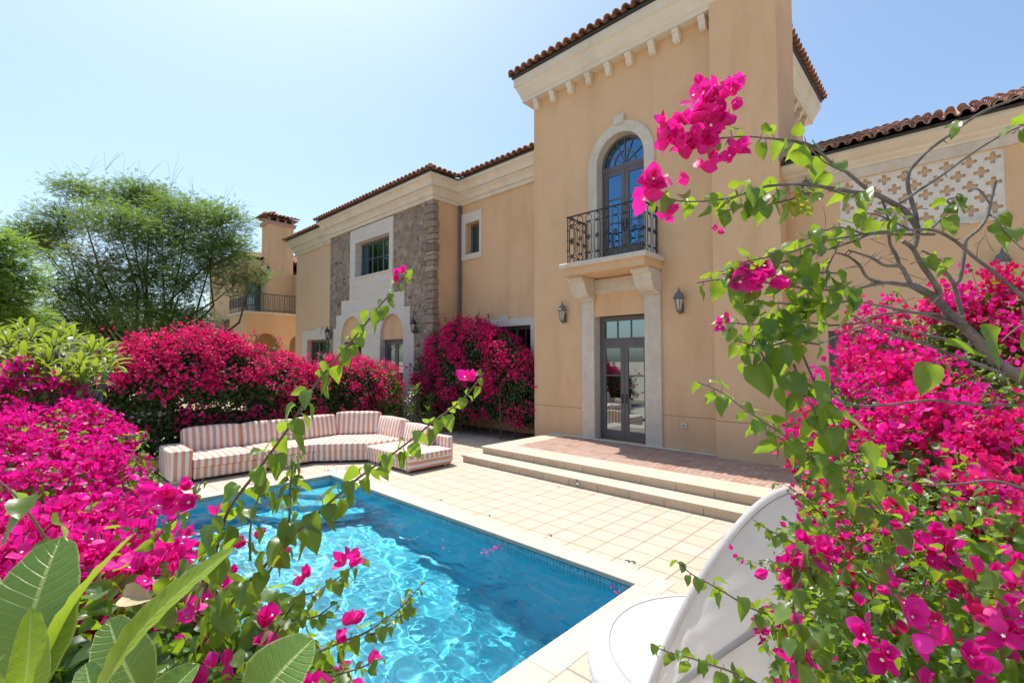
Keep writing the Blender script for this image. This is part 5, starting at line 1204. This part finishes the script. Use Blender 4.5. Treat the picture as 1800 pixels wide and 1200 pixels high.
def big_leaf(a, b_, w_, facing, bend=.04, fold=.18, m_='blade'):
    A, B = at(*a), at(*b_); ax = B-A; L = ax.length; y = ax/L; f = Vector(facing); f = (f - y*f.dot(y)).normalized(); x = y.cross(f)
    n, m = 22, 6; V = []; F = []; UV = []
    for i in range(n+1):
        t = i/n; hw = w_*.5*(math.sin(min(1,t*1.02)**.85*math.pi*.93+.05)**.62 if 0 < t < 1 else .02)
        hw *= .35+.65*min(1, t*2.2) ** .8
        for j in range(-m, m+1):
            q = j/m; V.append(A + y*(L*t) + x*(hw*q) + f*(bend*math.sin(t*math.pi) + fold*hw*abs(q)**1.4 +   .0012*math.sin(t*52+abs(q)*3)*abs(q)) - FRO); UV.append((.5+.5*q, t))
    k_ = 2*m+1
    for i in range(n):
        for j in range(k_-1): F.append((i*k_+j, i*k_+j+1, (i+1)*k_+j+1, (i+1)*k_+j))
    o = MB().add(V, F).build('leaf', M[m_], fr, smooth=True, recalc=False); ul = o.data.uv_layers.new(name='UVMap')
    for lp in o.data.loops: ul.data[lp.index].uv = UV[lp.vertex_index]
BK = -FW; UPV = Vector((0,0,1)); S_ = TO_SUN
big_leaf((35,1270,.55),(108,942,.62), .112, BK*.8+UPV*.5+RT*.1, .02, .12)
big_leaf((60,1290,.55),(238,936,.60), .052, BK*.35-RT*.8-UPV*.2, .025, .3, 'blade_backlit')
big_leaf((150,1280,.58),(413,962,.62), .042, -RT*.62+BK*.3-UPV*.5, .03, .35, 'blade_backlit')
big_leaf((270,1260,.66),(190,1088,.72), .085, BK*.7+UPV*.5, .01, .15)
big_leaf((430,1290,.66),(552,1122,.70), .105, BK*.7+UPV*.7-RT*.2, .02, .15)
big_leaf((30,1290,.52),(55,1068,.54), .036, BK*.5+RT*.7-UPV*.2, .01, .5, 'blade_backlit')
big_leaf((-30,1260,.50),(8,1150,.52), .045, BK*.6-RT*.4, .01, .3)
big_leaf((200,1300,.60),(150,1165,.64), .05, BK*.6+UPV*.6, .01, .3)
big_leaf((250,1290,.6),(350,1166,.64), .05, -RT*.4+BK*.6-UPV*.2, .01, .4)
big_leaf((-60,1200,.62),(-20,1010,.68), .10, BK*.8+UPV*.4, .02, .12)
big_leaf((520,1290,.62),(565,1190,.64), .035, BK*.5-UPV*.3+RT*.4, .01, .4, 'blade_backlit')
b = MB()
for x in (60, 240, 400): q = at(x,1290,.6)-FRO; MB().tube([(q.x*.3,q.y*.3,0),(q.x*.6,q.y*.6,q.z*.6),tuple(q)], [.022,.02,.014], 8).build('stem', M['bark'], fr, smooth=True, recalc=False)
# dry fallen leaf caught on the bush
o = MB(); V, F = heart(.3,.6); c0 = at(240,1048,1.02); R0 = frames_dir(np.array([tuple(RT)]), np.array([tuple(BK+UPV)]))[0]
o.add([tuple(c0 + Vector(tuple(R0 @ (v-[0,.5,0])))*.06) for v in V], [tuple(f) for f in F]); tag(o.build('dry_leaf', mottled('dry_leaf', (.42,.29,.15), (.56,.42,.25), 20, .8, .4, 50, .004), recalc=False), 'curled tan dry leaf caught on the near left bougainvillea', 'leaf')

# --- trees
SPR = []
def feather(n=5, L=.7, w_=.06, ll=.19):
    V = []; F = []
    for i in range(n):
        y = (i+.6)/n*L; z = -.22*y*y
        for sg in (-1, 1):
            l_ = ll*(1-.55*abs(y-.45)); a = len(V); V += [(0,y,z),(sg*l_*.55,y+.05+w_,z-.02),(sg*l_,y+.09,z-.05),(sg*l_*.5,y+.03-w_,z-.02)]; F += [(a,a+1,a+2),(a,a+2,a+3)]
    return np.array(V,float), np.array(F)
SPR = [feather(), feather(4,.6,.07,.21), feather(6,.85,.055,.17)]
M['acacia'] = leaf_mat('feathery_leaf', (.062,.108,.034), (.112,.175,.05), (.25,.38,.055), .37, .6)
M['acacia_light'] = leaf_mat('bright_feathery_leaf', (.08,.17,.03), (.13,.24,.05), (.32,.48,.05), .4, .6)
M['acacia_dry'] = leaf_mat('dry_feathery_leaf', (.16,.12,.06), (.23,.17,.09), (.3,.22,.1), .3, .7)
def tree(label, base, trunks, blobs, n, size, mat, group, dry=(), bare=(), name='shade_tree'):
    """blobs: (x,y,z,rx,ry,rz) leaf pads; limbs grow from the base to every pad"""
    rt = empty(name, base, label, 'tree', group); B = Vector(base)
    tr = MB(); cr = Cloud(); dr = Cloud()
    forks = [B + Vector((random.gauss(0,.25),random.gauss(0,.25),random.uniform(1.0,1.8))) for _ in range(trunks)]
    for f in forks: tr.tube([Vector((f.x*.3+B.x*.7,f.y*.3+B.y*.7,0))-B, (B.lerp(f,.5))-B, f-B], [.2,.17,.14], 8)
    for i, b_ in enumerate(blobs):
        c_ = Vector(b_[:3]); f = forks[i % trunks]; m = f.lerp(c_,.5) + Vector((random.gauss(0,.55),random.gauss(0,.55),random.gauss(.1,.35))); e = c_ - Vector((0,0,b_[5]*.3))
        tr.tube([f-B, f.lerp(m,.5)-B+Vector((random.gauss(0,.12),random.gauss(0,.12),0)), m-B, m.lerp(e,.55)-B+Vector((random.gauss(0,.15),random.gauss(0,.15),.1)), e-B], [.10,.075,.05,.03,.015], 6)
        for q in range(7):
            u = unit(1)[0]; e2 = c_ + Vector((u[0]*b_[3],u[1]*b_[4],abs(u[2])*b_[5]*.8))*.85; mm = e.lerp(e2,.5)+Vector((0,0,.2)); tr.tube([e-B, mm-B, e2-B], [.03,.02,.008], 4, cap=False)
    A = np.array([b_[3]*b_[4] + b_[3]*b_[5] for b_ in blobs]); kk = rng.choice(len(blobs), n, p=A/A.sum())
    C_ = np.array([b_[:3] for b_ in blobs])[kk]; R_ = np.array([b_[3:6] for b_ in blobs])[kk]
    # twig centres make clumps inside each pad
    tw_ = n//48 + 1; u = unit(tw_)*rng.random((tw_,1))**.42; ti = rng.integers(0, tw_, n)
    pos = C_ + u[ti]*R_ + rng.normal(size=(n,3))*size*np.array([.85,.85,.5])
    out = u[ti]*np.array([1,1,.2]) + unit(n)*np.array([.7,.7,.4]) + np.array([0,0,.04]); Rm = frames_dir(out, unit(n)*.4 + np.array([0,0,1.]))
    sz = size*rng.uniform(.6,1.2,n)
    isdry = np.zeros(n, bool)
    for d_ in dry: isdry |= (((pos-np.array(d_[:3]))/d_[3])**2).sum(1) + rng.normal(size=n)*.25 < 1
    keep = pos[:,2] > .4
    cr.add(SPR, pos[keep & ~isdry]-np.array(B), Rm[keep & ~isdry], sz[keep & ~isdry]); 
    if isdry.any(): dr.add(SPR, pos[isdry]-np.array(B), Rm[isdry], sz[isdry]*.9)
    for a in bare:
        a = Vector(a); 
        for q in range(4): e = a+Vector((random.gauss(.3,.5),random.gauss(.2,.5),random.uniform(.5,1.4))); tr.tube([a-B, a.lerp(e,.5)-B+Vector((random.gauss(0,.08),0,.1)), e-B], [.007,.005,.003], 4, cap=False)
    tk = tr.build('trunk', M['wood'], rt, smooth=True, recalc=False); cr.build('crown', M[mat], rt); 
    if dr.b: dr.build('dry_foliage', M['acacia_dry'], rt)
    return rt
def pad(x, y, d, rx, rz, ry=None):
    p_ = at(x,y,d); k_ = d/FPX; return (p_.x,p_.y,p_.z,rx*k_,(ry or rx)*k_,rz*k_)
D = 23.0
pads = [pad(a[0]+random.uniform(-14,14), a[1]+random.uniform(-8,14), a[2]+random.uniform(-1.5,1.5), a[3]*random.uniform(.75,1.1), a[4]*random.uniform(.8,1.5)) for a in ((150,330,D,55,22),(235,345,D+1,60,24),(320,365,D,55,24),(390,395,D-.5,50,24),(110,385,D,60,26),(200,400,D-1.5,70,30),(290,420,D-1,70,30),(380,450,D,60,28),(405,435,D+.5,32,18),(80,440,D,60,28),(160,470,D-1,75,32),(260,480,D-2,75,32),(330,500,D-1,58,30),(398,488,D-1,30,18),(100,520,D-.5,60,28),(200,535,D-1.5,70,30),(300,550,D-1.5,65,28),(335,560,D-1,35,20),(445,487,D-1.2,22,8),(130,565,D,60,26),(240,580,D-1,60,20),(60,400,D+1,40,22),(270,330,D+1.5,40,18))]
b_ = at(265,640,D-1); 
tree('large spreading feathery tree behind the tallest bougainvillea, left of the distant house chimney', (b_.x,b_.y,0), 4, pads, 47000, .32, 'acacia', 'trees beyond the garden', [(*at(110,410,D-1.5),1.5),(*at(190,440,D-2),1.1)], [at(x,y,D) for x,y in ((150,310),(185,300),(215,320),(250,325),(300,330),(340,345),(390,370),(120,330))])
D = 14.0
pads = [pad(*a) for a in ((0,425,D,30,14),(10,470,D,38,18),(-50,450,D,50,30),(0,520,D,38,20),(20,560,D+1,45,18),(-50,530,D,55,30),(-100,480,D,60,40),(40,500,D,22,9))]
b_ = at(-70,640,D); tree('bright green feathery tree at the left edge above the yellow frangipani', (b_.x,b_.y,0), 2, pads, 9500, .32, 'acacia_light', 'trees beyond the garden')
for (px_, py_, d_, w_, h_, nn, mt, lb) in ((60,590,34,70,32,2600,'acacia','low dark tree far beyond the frangipani at the left'),(150,600,40,50,26,1800,'acacia_light','small pale tree far behind, left of the big tree trunk'),(-60,570,40,90,45,2200,'acacia','dense far tree beyond the left edge'),(330,600,33,60,24,1800,'acacia','shadowed tree beneath the big feathery tree near the distant house')):
    pads = [pad(px_+random.uniform(-.7,.7)*w_, py_+random.uniform(-.6,.4)*h_, d_+random.uniform(-1.5,1.5), w_*.5, h_*.5) for _ in range(7)]; b_ = at(px_,634,d_); tree(lb, (b_.x,b_.y,0), 2, pads, nn, .8, mt, 'trees beyond the garden')
# palm fronds half hidden under the big tree
b_ = at(185,640,26); rt = empty('palm_tree', (b_.x,b_.y,0), 'small date palm half hidden beneath the big feathery tree', 'tree', 'trees beyond the garden')
m = MB(); m.tube([(0,0,0),(.05,0,1.2),(0,.05,2.6)], [.22,.19,.2], 10); m.build('trunk', M['wood'], rt, smooth=True, recalc=False); cl = Cloud()
FR = feather(26,1.0,.006,.22); n = 30; a = np.arange(n)*2.4; el = np.linspace(1.3,-.5,n); cl.add([FR], np.tile([[0,0.05,2.65]],(n,1)), frames_dir(np.stack([np.cos(a)*np.cos(el),np.sin(a)*np.cos(el),np.sin(el)],-1), np.tile([[0,0,1.]],(n,1))), rng.uniform(1.7,2.3,n)); cl.build('crown', M['acacia_light'], rt)

# ================================================================== NEIGHBOUR HOUSE
nh = empty('neighbour_house', (-34,12,0), 'distant peach house with square chimney and iron balcony beyond the villa', 'house')
def Q(o, parent=nh): return P(o, parent)
HX, HY0 = -30.0, 9.3
b = MB(); b.plate([(HY0,0),(16,0),(16,5.1),(HY0,5.1)], [arch(10.42,.70,1.0,3.25,.70), arch(12.45,.70,1.0,3.25,.70)], HX-.35, HX, mX)
b.plate([(-33.2,0),(HX-.351,0),(HX-.351,5.1),(-33.2,5.1)], [arch(-31.6,.75,1.0,3.25,.75)], HY0, HY0+.35, mY)
b.box(-33.2,HX-.36,HY0+.36,16,4.85,5.09); Q(b.build('loggia', M['stucco']))
b = MB(); b.box(-33.3,-33.0,HY0+.2,16,0,4.85); Q(b.build('back_wall', M['stucco']))
Q(MB().box(-32.98,-32.9,10.0,10.7,.2,2.95).box(-32.98,-32.9,11.7,12.7,.2,2.95).build('door', M['door_paint']))
b = MB(); b.box(HX-3.3,HX+.06,HY0-.06,16.05,5.10,5.20); Q(b.build('terrace_edge', M['cornice']))
rl = MB(); 
for z in (5.28,6.28): rl.box(HX-.03,HX+.01,HY0,16,z,z+.04); rl.box(-33.2,HX-.031,HY0-.02,HY0+.02,z,z+.04)
y = HY0; i = 0
while y < 14:
    rl.box(HX-.02,HX,y-.015,y+.015,5.20,6.28)
    for s in (.09,.21): rl.box(HX-.02,HX,y+s-.009,y+s+.009,5.5,6.1)
    rl.loop([(HX-.01,y+.15+.06*math.cos(t),5.40+.07*math.sin(t)) for t in np.linspace(0,6.28,9)[:-1]], .012, 4); rl.loop([(HX-.01,y+.15+.06*math.cos(t),6.19+.07*math.sin(t)) for t in np.linspace(0,6.28,9)[:-1]], .012, 4); y += .30
x = HX
while x > -33.2:
    rl.box(x-.015,x+.015,HY0-.015,HY0+.01,5.20,6.28)
    for s in (.09,.21): rl.box(x-s-.009,x-s+.009,HY0-.012,HY0+.008,5.5,6.1)
    x -= .30
Q(rl.build('railing', M['iron']))
b = MB(); b.box(-40,-33.4,9.9,11.6,4.9,8.75); b.box(-36,-34.6,11.6,20,4.9,8.3); Q(b.build('upper_wall', M['stucco']))
Q(MB().box(-33.39,-33.33,10.35,11.2,5.2,7.3).build('window', M['glass_blue'])); Q(MB().box(-33.4,-33.30,10.25,10.35,5.2,7.4).box(-33.4,-33.30,11.2,11.3,5.2,7.4).box(-33.4,-33.30,10.35,11.2,7.3,7.4).build('window_frame', M['door_paint']))
b = MB(); b.sweep([((-33.4,11.6),(1,1)),((-33.4,9.9),(1,-1)),((-40,9.9),(-1,-1))], [(0,8.4),(.1,8.45),(.15,8.6),(.3,8.7),(.35,8.9),(0,8.9)]); b.sweep([((-34.6,20),(1,1)),((-34.6,11.6),(1,-1))], [(0,7.9),(.1,7.95),(.15,8.1),(.3,8.2),(.35,8.4),(0,8.4)]); Q(b.build('cornice', M['cornice']))
hip_roof('upper', -40.4,-33.0,9.5,19.5,8.95, math.radians(18), nh, 'se'); 
b = MB(); b.add([(-34.2,11.7,8.42),(-34.2,20,8.42),(-37,20,9.5),(-37,11.7,9.5)], [(0,1,2,3)]); dk2 = Q(b.build('roof', M['gutter'], recalc=False)); t = MB(); tiles(t, (-34.15,11.9,8.45), (-34.15,19,8.45), (-1,0,0), math.radians(18), 2.5); o = t.build('roof_tiles', M['tile'], recalc=False); P(o, dk2)
c_ = MB().box(-33.35,-32.2,11.15,12.75,4.9,11.15).build('chimney', M['stucco']); Q(c_)
b = MB(); b.box(-33.45,-32.1,11.05,12.85,11.15,11.30); b.box(-33.5,-32.05,11.0,12.9,11.30,11.36)
for x in (-33.3,-32.75,-32.35): 
    for y in (11.15,11.65,12.15,12.6): b.box(x,x+.14,y,y+.14,11.36,11.62)
P(b.build('chimney_cap', M['brick']), c_)
P(MB().box(-33.2,-32.3,11.3,12.6,11.36,11.6).build('flue', M['dark']), c_)
t = MB(); t.add([(-33.6,10.9,11.62),(-31.95,10.9,11.62),(-31.95,13,11.62),(-33.6,13,11.62),(-32.8,11.9,12.0)], [(0,1,4),(1,2,4),(2,3,4),(3,0,4)]); tiles(t,(-31.9,10.9,11.64),(-31.9,13.0,11.64),(-1,0,0),math.radians(20),.75,False,False,.24); tiles(t,(-33.6,10.85,11.64),(-31.95,10.85,11.64),(0,1,0),math.radians(20),.75,False,False,.24); P(t.build('chimney_roof', M['tile'], recalc=False), c_)
b = MB(); b.plate([(-40,0),(-33.21,0),(-33.21,4.9),(-40,4.9)], [arch(-35.6,.75,0.05,3.2,1.3)], 9.0, 9.4, mY); Q(b.build('stone_wall', M['rubble']))
b = MB(); b.plate(arch(-35.6,1.2,0,3.2,1.9), [arch(-35.6,.75,.05,3.2,1.3)], 8.93, 9.02, mY); Q(b.build('arch_surround', M['lime_smooth'])); Q(MB().plate(arch(-35.6,.75,.06,3.2,1.3), (), 9.2, 9.3, mY).build('arched_door', M['glass_dark']))
b = MB(); b.box(-40,-33.3,9.41,16,0,4.85); Q(b.build('lower_wall', M['stucco']))
lantern((-31.6,10.9,7.9), 'black lantern on the wall of the distant house beside its chimney', 'iron', (1,0), 1.3)
lantern((-32.99,11.3,2.95), 'black lantern inside the arched loggia of the distant house', 'iron', (1,0), 1.3)
Q(MB().box(-33.3,-31.6,12.75,16,4.9,8.0).build('terrace_wall', M['stucco']))

# ================================================================== FALLEN PETALS
pm_ = bpy.data.meshes.new('fallen_petal'); V, F = bract_blade(.8,.35); pm_.from_pydata([tuple(v*np.array([1,1,1])-np.array([0,.5,0])) for v in V], [], [tuple(f) for f in F]); pm_.materials.append(M['bract'])
def petal(p, s, label, group, tilt=.25):
    o = bpy.data.objects.new('fallen_petal', pm_); COL.objects.link(o); o.location = p; o.scale = (s,s,s); o.rotation_euler = (random.gauss(0,tilt), random.gauss(0,tilt), random.random()*6.28); tag(o, label, 'petal', group)
for x, y in ((793,923),(778,949),(779,963),(750,983),(847,972),(851,966),(856,969),(862,965),(866,967),(870,961),(873,963),(878,958),(880,961),(883,965),(855,972),(1010,1002),(1076,1031),(1082,1042),(1088,1044),(1090,1039)):
    q = ground(x, y, WZ+.012); petal(q, random.uniform(.035,.05), 'magenta petal floating on the water along the near side of the pool', 'petals on the pool')
for x, y in ((530,857),(538,855),(545,852),(533,853),(541,858),(576,844)):
    q = ground(x, y, WZ+.012); petal(q, .045, 'magenta petal floating on the water in the far corner of the pool', 'petals on the pool')
for i in range(34):
    x = random.uniform(505,625); q = ground(x, 838 - (x-500)*.09 - random.uniform(0,14), .008); petal(q, random.uniform(.03,.045), 'magenta petal lying on the pale paving between the striped sofa and the pool', 'petals on the paving')
for x, y in ((780,772),(786,779),(793,774),(800,782),(812,778),(822,781),(836,777),(770,780),(855,790),(775,788),(805,770)):
    petal(ground(x,y,.008), .04, 'dark petal lying on the shaded paving in front of the crimson bush', 'petals on the paving')
for x, y in ((861,818),(982,855),(1022,858),(1042,868),(1133,883),(1126,878),(1127,868)):
    petal(ground(x,y,.008), .045, 'magenta petal lying on the paving at the foot of the stone steps', 'petals on the paving')
for i in range(24):
    q = Vector((random.uniform(-11.3,-10.7), random.uniform(3.4,4.8), .487)) if i < 8 else Vector((random.uniform(-11.1,-9.9), random.uniform(4.9,6.1), .447)); petal(q, .035, 'magenta petal fallen on the seat of the striped sofa', 'petals on the sofa')
